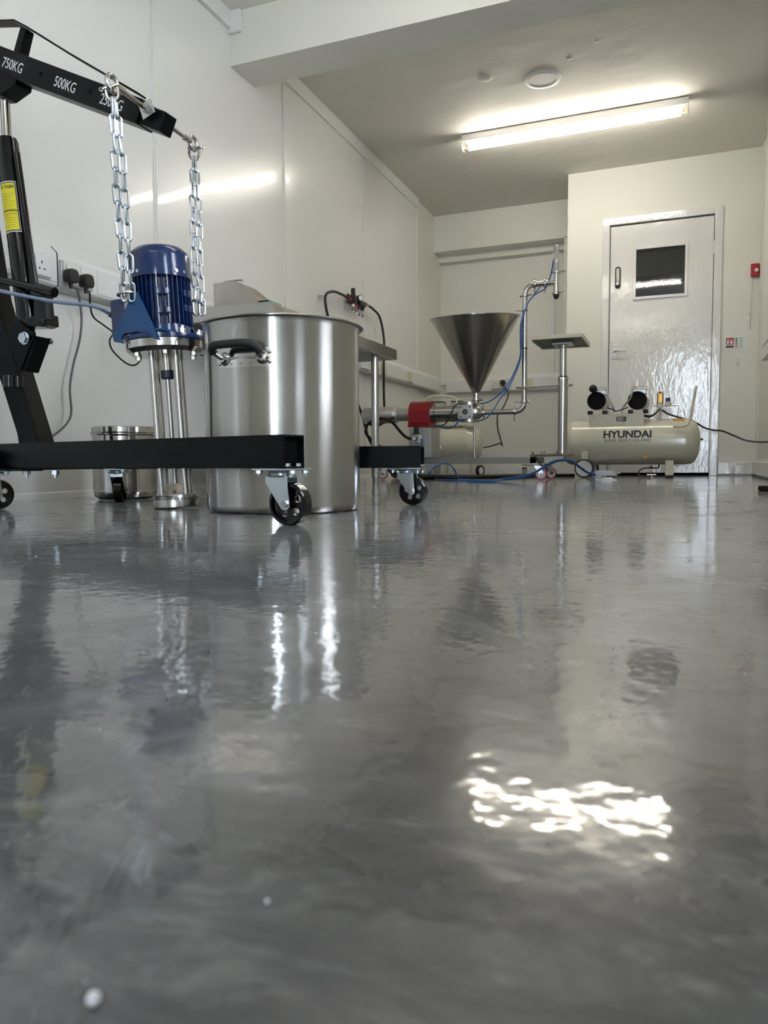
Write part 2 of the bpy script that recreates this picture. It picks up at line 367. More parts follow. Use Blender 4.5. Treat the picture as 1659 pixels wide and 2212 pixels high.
for nm, ya, yb, zb in (('window_2', 0.35, 0.85, 0.85), ('window_3', 1.55, 2.15, 0.55)):
    f = MB(); f.box((XR+0.05, ya, zb), (XR+0.10, ya+0.04, 2.05), 0.003); f.box((XR+0.05, yb-0.04, zb), (XR+0.10, yb, 2.05), 0.003); f.box((XR+0.05, ya+0.04, zb), (XR+0.10, yb-0.04, zb+0.04), 0.003); f.box((XR+0.05, ya+0.04, 2.01), (XR+0.10, yb-0.04, 2.05), 0.003)
    f = struct(f.build(nm, TRIMW)); p = MB(); p.box((XR+0.072, ya+0.035, zb+0.035), (XR+0.078, yb-0.035, 2.015)); p.build('pane', PANE, f)
# white boxed frame on the right wall (edge of the picture)
f = MB(); f.box((0.472, 4.3, 0.755), (XR+0.01, 5.42, 2.31), 0.003); f = struct(f.build('window_1', TRIMW))
f2 = MB(); f2.box((0.466, 4.4, 0.83), (0.474, 5.33, 2.24), 0.003); f2.build('blind', WHITEP, f)

# ------------------------------------------------------------------ door
d = MB(); d.box((DX0+0.004, YD+0.012, 0.022), (DX1-0.004, YD+0.055, DZ-0.004), 0.002); door = struct(d.build('door_1', GLOSSP))
a = MB(); aw = 0.055
a.box((DX0-aw, YD-0.016, 0), (DX0-0.004, YD+0.02, DZ+aw), 0.004); a.box((DX1+0.004, YD-0.016, 0), (DX1+aw, YD+0.02, DZ+aw), 0.004)
a.box((DX0-0.004, YD-0.016, DZ+0.002), (DX1+0.004, YD+0.02, DZ+aw), 0.004); a.box((DX0-0.02, YD+0.0, 0), (DX0, YD+0.07, DZ+0.02)); a.box((DX1, YD, 0), (DX1+0.02, YD+0.07, DZ+0.02))
a.build('architrave', GLOSSP, door)
a = MB(); a.box((DX0, YD+0.05, 0.0), (DX1, YD+0.115, 0.03)); a.box((DX0-0.006, YD+0.03, 0.001), (DX1+0.006, YD+0.05, 0.02)); a.build('threshold_gap', VOID, door)
gx0, gx1, gz0, gz1 = -0.345, 0.004, 1.379, 1.735
a = MB(); b_ = 0.022
for bx_ in (((gx0-b_, gz0-b_), (gx0, gz1+b_)), ((gx1, gz0-b_), (gx1+b_, gz1+b_)), ((gx0, gz1), (gx1, gz1+b_)), ((gx0, gz0-b_), (gx1, gz0))):
    a.box((bx_[0][0], YD+0.0, bx_[0][1]), (bx_[1][0], YD+0.02, bx_[1][1]), 0.003)
a.build('glazing_bead', GLOSSP, door)
B_('vision_pane', GLASSD, door, 'box', (gx0, YD+0.006, gz0), (gx1, YD+0.0125, gz1))
# keypad lock
kx = -0.479
a = MB(); a.lathe([(0.0, 0), (0.022, 0), (0.022, 0.006), (0.0, 0.006)], (kx, YD+0.012, 1.60), (0, -1, 0), 24); a.lathe([(0, 0), (0.022, 0), (0.022, 0.006), (0, 0.006)], (kx, YD+0.012, 1.478), (0, -1, 0), 24)
a.box((kx-0.022, YD+0.006, 1.478), (kx+0.022, YD+0.012, 1.60)); a.build('lock_surround', BLACKM, door)
lk = MB(); lk.box((kx-0.018, YD-0.006, 1.468), (kx+0.018, YD+0.008, 1.612), 0.012, 3); lk = lk.build('keypad_lock', STEELM, door)
bt = MB()
for i in range(7):
    for j in (-1, 1): bt.cyl((kx+j*0.008, YD-0.006, 1.597-i*0.0115), (kx+j*0.008, YD-0.012, 1.597-i*0.0115), 0.0042, n=10)
bt.build_each('keypad_button', IVORY, lk)
B_('lock_knob', STEELM, lk, 'lathe', [(0, 0), (0.015, 0), (0.014, 0.016), (0.010, 0.02), (0, 0.02)], (kx, YD-0.005, 1.487), (0, -1, 0), 24)
# lever handle
hx, hz = -0.497, 0.972
h_ = MB(); h_.box((hx-0.018, YD+0.004, hz-0.055), (hx+0.018, YD+0.013, hz+0.052), 0.002); h_ = h_.build('door_handle', ALU, door)
a = MB(); a.cyl((hx, YD+0.006, hz), (hx, YD-0.03, hz), 0.011); a.tube([(hx, YD-0.028, hz), (hx+0.03, YD-0.034, hz+0.001), (hx+0.085, YD-0.032, hz)], [0.008, 0.0065, 0.0055], 12); a.build('lever', ALU, h_)
a = MB()
for dx, dz in ((-0.01, 0.042), (0.01, 0.042), (-0.01, -0.045), (0.01, -0.045)): a.cyl((hx+dx, YD+0.005, hz+dz), (hx+dx, YD+0.0025, hz+dz), 0.0035, n=8)
a.build_each('screw_head', IRON, h_)
for z in (1.695, 0.32, 1.02):
    a = MB()
    for k in range(5): a.cyl((DX1-0.003, YD+0.006, z-0.045+k*0.0185), (DX1-0.003, YD+0.006, z-0.045+k*0.0185+0.017), 0.0065, n=12)
    a.build('hinge', GLOSSP if z > 1.5 else TRIMW, door)

# ------------------------------------------------------------------ small things on the back wall
t = thing('fire_call_point', 'small red fire alarm box with a hanging chain hammer, high beside the door', 'alarm box', (0.481, YD, 1.5))
B_('housing', REDP, t, 'box', (0.452, YD-0.035, 1.452), (0.507, YD+0.0, 1.542), 0.005)
B_('glass_face', WHITEI, t, 'cyl', (0.487, YD-0.034, 1.495), (0.487, YD-0.037, 1.495), 0.013, n=16)
ch = MB()
for k in range(22):
    z = 1.45-k*0.011; ch.ring((0.466-k*0.0003, YD-0.012, z), (1, 0, 0) if k % 2 else (0, 1, 0), 0.004, 0.0012, 8, 5)
ch.ring((0.459, YD-0.012, 1.20), (0, 1, 0), 0.011, 0.0018, 16, 6); ch.build('chain', STEELM, t)
B_('hammer', STEELM, t, 'tube', [(0.458, YD-0.012, 1.188), (0.457, YD-0.012, 1.09), (0.452, YD-0.012, 1.075)], 0.003, 8)
t = thing('fire_extinguisher_sign', 'white sign with red extinguisher pictogram and green symbols, right of the door', 'sign', (0.365, YD, 0.985))
B_('plate', WHITEP, t, 'box', (0.292, YD-0.004, 0.943), (0.441, YD+0.0, 1.030), 0.001)
yf = YD-0.0046
B_('red_panel', REDP, t, 'box', (0.299, yf, 0.970), (0.352, YD-0.003, 1.022))
B_('black_strip', BLACKM, t, 'box', (0.299, yf, 0.950), (0.352, YD-0.003, 0.964))
p = MB(); p.box((0.306, yf-0.0006, 0.976), (0.318, yf, 1.005), 0.0001); p.box((0.310, yf-0.0006, 1.006), (0.314, yf, 1.014)); p.obox((0.312, yf-0.0003, 1.012), (0.322, yf-0.0003, 1.004), 0.0006, 0.003, side=(0, 1, 0))
p.build('extinguisher_symbol', WHITEI, t)
p = MB(); p.prism([(0.330, 0.976), (0.341, 0.976), (0.345, 0.985), (0.342, 0.995), (0.343, 1.005), (0.338, 1.0), (0.336, 1.012), (0.330, 1.002), (0.327, 0.99)], yf-0.0006, yf); p.build('flame_symbol', WHITEI, t)
for k, mm in enumerate((GREEN, GREEN, REDP, REDP)):
    p = MB(); z = 1.013-k*0.018
    if k < 2: p.box((0.362, yf, z-0.006), (0.376, YD-0.003, z+0.007))
    else: p.cyl((0.369, yf, z), (0.369, YD-0.003, z), 0.007, n=18)
    p.build('small_symbol', mm, t)
p = MB()
for k in range(8): p.box((0.384, yf, 1.019-k*0.0095), (0.384+0.03+0.008*((k*3) % 3), YD-0.003, 1.0165-k*0.0095))
p.build('printed_lines', GREEN, t)
a = MB(); a.box((0.374, YD-0.006, 0.822), (0.392, YD+0.0, 0.875), 0.003); a.box((0.380, YD-0.016, 0.826), (0.387, YD-0.004, 0.846), 0.003)
tag(a.build('wall_hook', WHITEP), 'small white plastic wall hook below the fire extinguisher sign', 'hook')

# ------------------------------------------------------------------ ceiling fittings
def batten(yc, m, label, group):
    t = thing('fluorescent_light', label, 'ceiling light', (-0.72, yc, H), group)
    x0, x1 = -1.445, 0.005
    B_('gear_tray', WHITEP, t, 'box', (x0, yc-0.027, H-0.048), (x1, yc+0.027, H-0.004), 0.003)
    for x, s in ((x0, -1), (x1, 1)):
        e = MB(); e.box((x-0.003, yc-0.03, H-0.105), (x+0.003, yc+0.03, H-0.002), 0.001); e.build('end_plate', WHITEP, t)
        e = MB(); e.box((x-s*0.003, yc-0.011, H-0.092), (x-s*0.028, yc+0.011, H-0.046), 0.003); e.build('lamp_holder', IVORY, t)
        e = MB(); e.cyl((x-s*0.028, yc, H-0.074), (x-s*0.045, yc, H-0.074), 0.0165); e.build('tube_cap', ALU, t)
    B_('tube', m, t, 'cyl', (x0+0.045, yc, H-0.082), (x1-0.045, yc, H-0.082), 0.0235, n=32)
batten(5.16, TUBEM, 'long white fluorescent batten light, lit, on the ceiling in front of the door', None)
batten(2.35, TUBEN, 'lit fluorescent batten on the ceiling just on the near side of the beam', None)
batten(-0.35, TUBEN, 'lit fluorescent batten on the ceiling behind the camera, nearest the glazed door', None)
t = thing('ceiling_speaker', 'round flush white grille on the ceiling above the fluorescent light', 'speaker', (-0.80, 4.59, H))
B_('rim', TRIMW, t, 'lathe', [(0.082, 0), (0.108, 0), (0.104, -0.008), (0.084, -0.010), (0.082, -0.004)], (-0.80, 4.59, H), (0, 0, 1), 40, False)
B_('grille', WHITEP, t, 'lathe', [(0, -0.006), (0.083, -0.006), (0.083, 0), (0, 0)], (-0.80, 4.59, H), (0, 0, 1), 40)
# ------------------------------------------------------------------ flat plates with holes
def plate2d(name, outlines, th, M, m, parent):
    c = bpy.data.curves.new(name, 'CURVE'); c.dimensions = '2D'; c.fill_mode = 'BOTH'; c.extrude = th/2
    for pts in outlines:
        sp = c.splines.new('POLY'); sp.points.add(len(pts)-1); sp.use_cyclic_u = True
        for i, (x, y) in enumerate(pts): sp.points[i].co = (x, y, 0, 1)
    o = bpy.data.objects.new('tmp', c); COL.objects.link(o); dg = bpy.context.evaluated_depsgraph_get()
    me = bpy.data.meshes.new_from_object(o.evaluated_get(dg)); bpy.data.objects.remove(o)
    me.transform(M); me.materials.clear(); me.materials.append(m); me.name = name
    t = bpy.data.objects.new(name, me); COL.objects.link(t); t.parent = parent
    t.location = Vector((0, 0, 0)) if parent.type != 'EMPTY' else -parent.location
    return t
def circ(x, y, r, n=24): return [(x+r*cos(2*pi*i/n), y+r*sin(2*pi*i/n)) for i in range(n)]

# ------------------------------------------------------------------ engine crane
cr = thing('engine_crane', 'black folding engine crane on castors with a chained lifting boom over the blue mixer', 'crane', (-1.35, 1.65, 0))
def leg(p0, p1, wdir, z0, z1, wd):
    """open-ended square tube: four thin walls"""
    p0, p1 = V(p0), V(p1); s_ = V(wdir).normalized(); d = (p1-p0).normalized(); t = 0.004; mb = MB()
    m_ = (z0+z1)/2; up = Vector((0, 0, 1))
    def wall(off, zc, w_, h_): mb.obox(p0+s_*off+up*zc, p1+s_*off+up*zc, w_, h_, 0.0008, side=s_)
    wall(0, z0+t/2, wd, t); wall(0, z1-t/2, wd, t); wall(-(wd-t)/2, m_, t, z1-z0-2*t+0.001); wall((wd-t)/2, m_, t, z1-z0-2*t+0.001)
    o = mb.build('leg', BLACK, cr)
    pl = MB(); pl.obox(p0+d*0.012+up*m_, p0+d*0.02+up*m_, wd-2*t, z1-z0-2*t, side=s_); pl.build('end_plug', VOID, o)
    bl = MB()
    for dd in (0.012, ): 
        for sd in (-0.016, 0.016): bl.hex(p0+s_*sd+d*0.004+up*(z0+t), p0+s_*sd+d*0.004+up*(z0+t+0.006), 0.0065)
    bl.build_each('bolt_head', ZINC, o)
    return o
dn = Vector((-0.975, 0.222, 0)); df = Vector((-0.989, -0.15, 0))
A = Vector((-0.7235, 1.332, 0)); leg(A, A+dn*1.12, (0.222, 0.975, 0), 0.1155, 0.183, 0.063)
Bf = Vector((-0.698, 2.062, 0)); leg(Bf, Bf+df*1.12, (0.15, -0.989, 0), 0.1085, 0.172, 0.063)
B_('crossbeam', BLACK, cr, 'obox', (-1.80, 1.50, 0.1365), (-1.80, 1.93, 0.1365), 0.07, 0.056, 0.003, (1, 0, 0))
B_('base_plate', BLACK, cr, 'obox', (-1.56, 1.46, 0.1105), (-1.86, 1.525, 0.1105), 0.06, 0.004, 0.001, (0.222, 0.975, 0))
for q in ((-1.5914,1.4700,0.1127), (-1.4629,1.4400,0.1130)):
    n_ = MB(); n_.hex((q[0], q[1], 0.1105), (q[0], q[1], 0.100), 0.0105); n_.cyl((q[0], q[1], 0.101), (q[0], q[1], 0.0925), 0.0055, n=12); n_.build('nut', ZINC, cr)
# slanting post, mast and rear brace
F1 = 1.68
B_('post', BLACK, cr, 'prism', [(-1.8393,0.1851), (-1.7621,0.1841), (-1.8990,0.5803), (-1.9850,0.8256), (-2.0953,0.8384), (-1.9104,0.3793)], F1, F1+0.06, 'XZ', 0.003)
B_('mast', BLACK, cr, 'box', (-2.062, 1.675, 0.74), (-2.002, 1.745, 1.50), 0.003)
B_('rear_brace', BLACK, cr, 'obox', (-1.935, 1.80, 0.14), (-2.03, 1.76, 1.0), 0.035, 0.03, 0.002, (0, 1, 0))
B_('rear_foot', BLACK, cr, 'box', (-1.98, 1.69, 0.11), (-1.76, 1.85, 0.165), 0.003)
# boom
def ub(x): return 0
boom = MB(); boom.prism([(-2.0755,1.4408), (-1.3543,1.0990), (-1.3780,1.0383), (-1.7495,1.2092), (-2.0999,1.3683)], F1, F1+0.066, 'XZ', 0.0025)
boom = boom.build('boom', BLACK, cr)
ib = MB(); ib.prism([(-1.4038,1.1125), (-1.2881,1.0583), (-1.3113,1.0108), (-1.4213,1.0622)], 1.688, 1.739, 'XZ', 0.0025); ib = ib.build('boom_extension', BLACK, cr)
B_('end_opening', VOID, ib, 'prism', [(-1.2987,1.0588), (-1.2892,1.0546), (-1.3092,1.0142), (-1.3182,1.0186)], 1.692, 1.735)
bu = Vector((1, 0, -0.474)).normalized(); bn = Vector((0.474, 0, 1)).normalized()
def ontoboom(p, y): return basis((p[0], y, p[2]), bu, bn)
for s_, p in (('750KG', (-1.8111,1.6800,1.2720)), ('500KG', (-1.6190,1.6800,1.1825)), ('250KG', (-1.4584,1.6800,1.1066))):
    text(s_, 0.0395, WHITEI, 'lettering', boom, ontoboom(p, F1-0.0003), sx=0.74, space=1.0, ext=0.0003, bold=0.0001)
hl = MB()
for p in ((-1.7061,1.6800,1.2290), (-1.5305,1.6800,1.1490)): hl.cyl((p[0], F1-0.0006, p[2]), (p[0], F1+0.002, p[2]), 0.006, n=18)
hl.build_each('bore', VOID, boom)
# flat tie bar on top of the boom with its strut
tb = MB(); tp = [(-2.1129,1.7100,1.4589), (-1.9410,1.7100,1.4304), (-1.8138,1.7100,1.4059), (-1.7620,1.7100,1.3744), (-1.6116,1.7100,1.2727), (-1.3814,1.7100,1.1241)]
for i in range(5): tb.obox(tp[i], tp[i+1], 0.036, 0.005, 0.001, side=(0, 1, 0))
tb.build('tie_bar', BLACK, cr)
B_('strut', BLACK, cr, 'prism', [(-1.7860,1.3820), (-1.7653,1.3712), (-1.7919,1.3039), (-1.8181,1.3155)], 1.69, 1.72, 'XZ', 0.002)
B_('lug', BLACK, cr, 'prism', [(-1.9716,1.3230), (-1.8019,1.2408), (-1.8064,1.2224), (-1.8672,1.2023), (-1.8928,1.2056), (-1.9758,1.2551)], 1.684, 1.742, 'XZ', 0.003)
# hydraulic jack
c0 = V((-1.8181,1.7120,0.5374)); c1 = V((-1.8807,1.7120,1.0913)); ca = (c1-c0).normalized()
jb = MB(); jl = (c1-c0).length
jb.cyl(c0-ca*0.035, c0+ca*0.005, 0.014); jb.lathe([(0, 0), (0.032, 0), (0.032, jl-0.012), (0.029, jl-0.003), (0.024, jl), (0, jl)], c0, ca, 40); jb = jb.build('jack_cylinder', BLACKG, cr)
B_('ram', STEEL, cr, 'cyl', c1-ca*0.02, V((-1.8807,1.7120,1.2082)), 0.0135)
B_('return_tube', BLACKG, cr, 'cyl', V((-1.7720,1.7000,0.6196)), V((-1.8297,1.7000,1.0389)), 0.0095, None, 20)
# wrap-round label on the jack
def wrap(name, m, t0, t1, a0, a1, rr, parent, n=10):
    x_, y_, d_ = frame_of(ca); vs = []; fs = []
    for i in range(n+1):
        a = a0+(a1-a0)*i/n
        for t_ in (t0, t1): vs.append(c0+ca*t_+(ex*cos(a)+ey*sin(a))*rr)
    for i in range(n): fs.append((2*i, 2*i+2, 2*i+3, 2*i+1))
    k = len(vs); vs += [v-(v-(c0+ca*((v-c0).dot(ca)))).normalized()*0.0006 for v in vs[:k]]
    fs += [tuple(q+k for q in reversed(f)) for f in fs[:n]]
    return MB().add(vs, fs).build(name, m, parent, 60)
ex = Vector((0.72, -0.69, 0)); ex = (ex-ca*ex.dot(ca)).normalized(); ey = ca.cross(ex)
tl0 = (V((-1.8308,1.6800,0.8116))-c0).dot(ca); tl1 = (V((-1.8504,1.6800,0.9531))-c0).dot(ca)
lb = wrap('label', WHITEI, tl0-0.003, tl1+0.003, -1.25, 0.32, 0.0324, cr, 14)
wrap('label_border', BLACKM, tl0, tl1, -1.25, 0.27, 0.0328, lb, 14)
mid = tl0+(tl1-tl0)*0.42
wrap('label_field', YELLOW, tl0+0.003, mid-0.002, -1.25, 0.18, 0.0332, lb, 14); wrap('label_field', YELLOW, mid+0.001, tl1-0.003, -1.25, 0.18, 0.0332, lb, 14)
for k in range(7): wrap('small_print', INKG, tl1-0.034-k*0.0075, tl1-0.0350-k*0.0075, -0.95, -0.95+0.95-0.12*(k % 3), 0.0334, lb, 8)
for k in range(5): wrap('small_print', INKG, mid-0.022-k*0.0065, mid-0.023-k*0.0065, -0.95, -0.95+0.98-0.15*(k % 2), 0.0334, lb, 8)
ln_ = (ex*cos(-0.45)+ey*sin(-0.45)).normalized(); tx = ca.cross(ln_)
text('3 TON', 0.013, INK, 'lettering', lb, basis(c0+ca*(tl1-0.015)+ln_*0.0336, tx, ca), ext=0.0003, bold=0.0002)
text('CAUTION', 0.0085, ORANGE, 'lettering', lb, basis(c0+ca*(mid-0.011)+ln_*0.0336, tx, ca), ext=0.0003)
# pump block under the jack, handle sleeve, lower yoke
pm = MB()
pm.prism([(-1.8174,0.5515), (-1.7202,0.5628), (-1.7182,0.5309), (-1.7397,0.5258), (-1.8186,0.5301)], 1.675, 1.728, 'XZ', 0.003)
pm.prism([(-1.7710,0.6099), (-1.7319,0.6066), (-1.7274,0.5545), (-1.7736,0.5580)], 1.685, 1.722, 'XZ', 0.004)
pm.prism([(-1.7906,0.6476), (-1.7304,0.6369), (-1.7282,0.6103), (-1.7814,0.6175)], 1.685, 1.722, 'XZ', 0.004)
pm = pm.build('pump_block', BLACKG, cr)
B_('pump_plunger', BLACKM, pm, 'cyl', V((-1.7101,1.6780,0.5441)), V((-1.7125,1.6780,0.6036)), 0.008)
a = MB()
for q in ((-1.7230,1.6750,0.5419), (-1.7383,1.6850,0.6217)): a.hex((q[0]+0.002, q[1], q[2]), (q[0]+0.002, q[1]-0.007, q[2]), 0.006)
a.build_each('bolt', BLACKM, pm)
hs = MB(); hs.cyl(V((-2.0000,1.6750,0.7002)), V((-1.7448,1.6750,0.6361)), 0.0105); hs.cyl(V((-1.7482,1.6750,0.6377)), V((-1.6791,1.6750,0.6172)), 0.0145); hs.build('pump_handle', BLACKG, cr)
yk = MB(); yk.prism([(-1.7683,0.5024), (-1.7472,0.4970), (-1.8008,0.3981), (-1.8205,0.4045)], 1.674, 1.724, 'XZ', 0.003); yk.build('yoke', BLACK, cr)
B_('gusset', BLACK, cr, 'prism', [(-1.8688,0.5117), (-1.8189,0.5513), (-1.7528,0.5065), (-1.8161,0.3988)], 1.668, 1.674, 'XZ', 0.001)
a = MB(); q = (-1.7900,1.6670,0.4934); a.hex((q[0], 1.668, q[2]), (q[0], 1.655, q[2]), 0.0155); a.cyl((q[0], 1.667, q[2]), (q[0], 1.664, q[2]), 0.0185); a.build('pivot_bolt', ZINC, cr)
a = MB(); q = (-1.7678,1.6900,0.4940); a.cyl((q[0], 1.668, q[2]), (q[0], 1.735, q[2]), 0.007); a.hex((q[0], 1.735, q[2]), (q[0], 1.742, q[2]), 0.010); a.build('yoke_pin', ZINC, cr)
kb = MB(); q = (-1.8435,1.6550,0.3698); kb.cyl((q[0], q[1], q[2]-0.017), (q[0], q[1], q[2]+0.017), 0.0175); q = (-1.8253,1.6700,0.3704); kb.cyl((q[0], q[1], q[2]-0.017), (q[0], q[1], q[2]+0.015), 0.014); kb.build('handle_socket', BLACKG, cr)

# castors (built once, copied)
def make_caster():
    p = MB(); p.box((-0.051, -0.034, -0.004), (0.051, 0.034, 0), 0.0008)
    pl = p.build('caster', ZINC, cr); pl.location = (0, 0, 0)
    a = MB(); a.lathe([(0, -0.004), (0.026, -0.004), (0.029, -0.008), (0.027, -0.0115), (0.03, -0.0135), (0.028, -0.018), (0, -0.018)], (0, 0, 0), (0, 0, 1), 32); a.build('swivel', ZINC, pl)
    fk = MB()
    prof = [(-0.027, -0.016), (-0.0285, -0.028), (0.0065, -0.077), (0.011, -0.082), (0.018, -0.0845), (0.025, -0.082), (0.029, -0.077), (0.0235, -0.016)]
    fk.prism(prof, -0.0205, -0.0178, 'XZ', 0.0006); fk.prism(prof, 0.0178, 0.0205, 'XZ', 0.0006)
    fk.box((-0.027, -0.0178, -0.0195), (0.0235, 0.0178, -0.0165)); fk.prism([(-0.0285, -0.0275), (-0.0262, -0.0165), (-0.024, -0.0165), (-0.0262, -0.0285)], -0.0178, 0.0178); fk.build('fork', ZINC, pl)
    c = Vector((0.0185, 0, -0.071))
    wh = MB(); wh.lathe([(0.0365, -0.0145), (0.0415, -0.0145), (0.0435, -0.012), (0.0435, 0.012), (0.0415, 0.0145), (0.0365, 0.0145), (0.035, 0.004), (0.035, -0.004), (0.0365, -0.0145)], c, (0, 1, 0), 56, False)
    wh.lathe([(0, -0.0165), (0.0085, -0.0165), (0.011, -0.004), (0.011, 0.004), (0.0085, 0.0165), (0, 0.0165)], c, (0, 1, 0), 28)
    wo = wh.build('wheel', BLACKG, pl)
    M = Matrix.Translation(c) @ Matrix.Rotation(radians(90), 4, 'X')
    holes = [circ(0.0225*cos(2*pi*(i+0.35)/5), 0.0225*sin(2*pi*(i+0.35)/5), 0.0078, 22) for i in range(5)]
    wb_ = plate2d('wheel', [circ(0, 0, 0.0358, 56)]+holes, 0.008, M, BLACKG, pl)
    # one mesh for the wheel: web joined to rim and hub
    bmj = bmesh.new(); bmj.from_mesh(wo.data); bmj.from_mesh(wb_.data); bmj.to_mesh(wo.data); bmj.free(); bpy.data.objects.remove(wb_)
    a = MB(); a.cyl(c+Vector((0, -0.026, 0)), c+Vector((0, 0.026, 0)), 0.0042, n=14); a.hex(c+Vector((0, -0.0205, 0)), c+Vector((0, -0.0255, 0)), 0.0078); a.hex(c+Vector((0, 0.0205, 0)), c+Vector((0, 0.0255, 0)), 0.0078); a.build('axle_bolt', STEELM, pl)
    a = MB()
    for x in (-0.0405, 0.0405):
        for y in (-0.024, 0.024): a.hex((x, y, -0.004), (x, y, -0.010), 0.0075); a.cyl((x, y, -0.0095), (x, y, -0.0155), 0.0035, n=10)
    a.build_each('nut', ZINC, pl, 2)
    return pl
c_0 = make_caster()
def copy_part(o, parent):
    c = o.copy(); COL.objects.link(c); c.parent = parent
    for ch in list(o.children): copy_part(ch, c)
    return c
for i, (x, y, z, yaw, spin) in enumerate(((-0.757, 1.342, 0.1155, -4, 0), (-0.742, 2.058, 0.1085, 0, 0), (-1.800, 1.535, 0.1095, 62, 0), (-1.690, 1.925, 0.1095, 118, 0))):
    o = c_0 if i == 0 else copy_part(c_0, cr)
    s_ = z/0.1145 
    o.location = Vector((x, y, z))-cr.location; o.rotation_euler = (0, 0, radians(yaw)); o.scale = (s_, s_, s_)

# ------------------------------------------------------------------ lifting rod, shackles, chains
E0 = V((-1.3249,1.5300,1.0653)); E1 = V((-1.3536,1.9000,1.0663)); rd = (E1-E0).normalized()
t = thing('lifting_rod', 'steel rod with eye ends passing through the tip of the crane boom', 'rod', (E0+E1)/2)
B_('rod', STEEL, t, 'cyl', E0+rd*0.018, E1-rd*0.018, 0.0062)
for e, s_ in ((E0, 1), (E1, -1)):
    a = MB(); a.ring(e, (1, 0, 0.0), 0.0185, 0.0058, 32, 12); a.cyl(e+rd*s_*0.018, e+rd*s_*0.045, 0.0085); a.build('eye', STEEL, t)
q = V((-1.3183,1.6600,1.0545)); pw = MB(); b1 = (bu+bn).normalized()*0.020; b2 = (bu-bn).normalized()*0.020
q = Vector((E0+rd*((F1-0.004-E0.y)/rd.y))); q.y = 1.6745
pw.obox(q-b1*1.0, q+b1*1.0, 0.005, 0.040, 0.0008, side=(0, 1, 0)); pw.build('square_washer', STEELM, t)
B_('nut', STEELM, t, 'hex', q-rd*0.003, q-rd*0.014, 0.011)
q2 = E0+rd*((1.742-E0.y)/rd.y); B_('nut', STEELM, t, 'hex', q2+rd*0.0005, q2+rd*0.012, 0.011)
def shackle(c, ax, dn_, label):
    """pin through c along ax, bow hanging towards dn_"""
    ax = V(ax).normalized(); dn_ = V(dn_).normalized()
    t = thing('shackle', label, 'shackle', c)
    pts = [c-ax*0.013, c-ax*0.0145+dn_*0.012, c-ax*0.0135+dn_*0.024, c-ax*0.007+dn_*0.034, c+dn_*0.037, c+ax*0.007+dn_*0.034, c+ax*0.0135+dn_*0.024, c+ax*0.0145+dn_*0.012, c+ax*0.013]
    B_('bow', STEEL, t, 'tube', pts, 0.0036, 10, 5)
    a = MB(); a.cyl(c-ax*0.018, c+ax*0.021, 0.0036, n=14); a.cyl(c-ax*0.017, c-ax*0.0095, 0.006, n=14); a.cyl(c+ax*0.017, c+ax*0.0095, 0.006, n=14); a.ring(c+ax*0.025, ax.cross(dn_), 0.0042, 0.0018, 14, 6); a.build('pin', STEEL, t)
    return c+dn_*0.037
S0 = shackle(E0+Vector((0.000, -0.004, -0.010)), (-0.85, -0.45, -0.3), (0.25, 0, -1), 'steel shackle on the near eye of the lifting rod, nearer the camera')
S1 = shackle(E1+Vector((0, 0.004, -0.010)), (0.9, 0.35, 0), (0, 0, -1), 'steel shackle on the far eye of the lifting rod, beyond the boom tip')
def link_mesh():
    hw, hl_, r = 0.0078, 0.0238, 0.0033; pts = []
    for i in range(9): a = pi*i/8; pts.append((hw*cos(a), 0, hl_-hw+hw*sin(a)))
    for i in range(9): a = pi+pi*i/8; pts.append((hw*cos(a), 0, -(hl_-hw)+hw*sin(a)))
    return MB().tube(pts, r, 8, closed=True)
def chain(P0, P1, label, n, sep):
    t = thing('chain', label, 'chain', P0, 'zinc chains from rod to mixer')
    d = (P1-P0); L = d.length; d.normalize(); lat = Vector((0.80, 0.60, 0)); lat = (lat-d*lat.dot(d)).normalized(); nor = d.cross(lat)
    proto = None; pitch = L/n
    for s_ in (-1, 1):
        for k in range(n):
            u = (k+0.5)/n
            c = P0+d*(pitch*(k+0.5+(0.22 if s_ > 0 else 0)*min(1, 3*u)*(1 if k < n-1 else 0)))+lat*s_*sep*min(1.0, 0.25+2.2*u)+nor*0.0015*sin(k*1.7+s_)
            ang = (radians(38) if (k % 2) else radians(-48))+radians(6)*sin(k*2.3+s_)
            if proto is None: proto = link_mesh().build('link', ZINC, t); o = proto
            else: o = proto.copy(); COL.objects.link(o); o.parent = t
            M = Matrix((lat, nor, -d)).transposed() if True else None
            if (k % 2): rot = Matrix.Rotation(radians(8)+0.08*sin(k), 3, -d)
            else: rot = Matrix.Rotation(radians(80)+0.1*sin(k), 3, -d)
            tilt = Matrix.Rotation(0.04*sin(k*3.1+s_), 3, nor)
            o.rotation_mode = 'QUATERNION'; o.rotation_quaternion = (tilt @ rot @ M).to_quaternion(); o.location = c-t.location
    return t
G0 = V((-1.3666,1.6150,0.5584)); G1 = V((-1.2967,1.8300,0.5550))
chain(S0+Vector((0, 0, 0.006)), G0, 'doubled zinc link chain on the near side, hanging to the left bracket of the mixer', 12, 0.0098)
chain(S1+Vector((0, 0, 0.006)), G1, 'doubled zinc link chain on the far side, hanging behind the blue motor', 12, 0.0085)

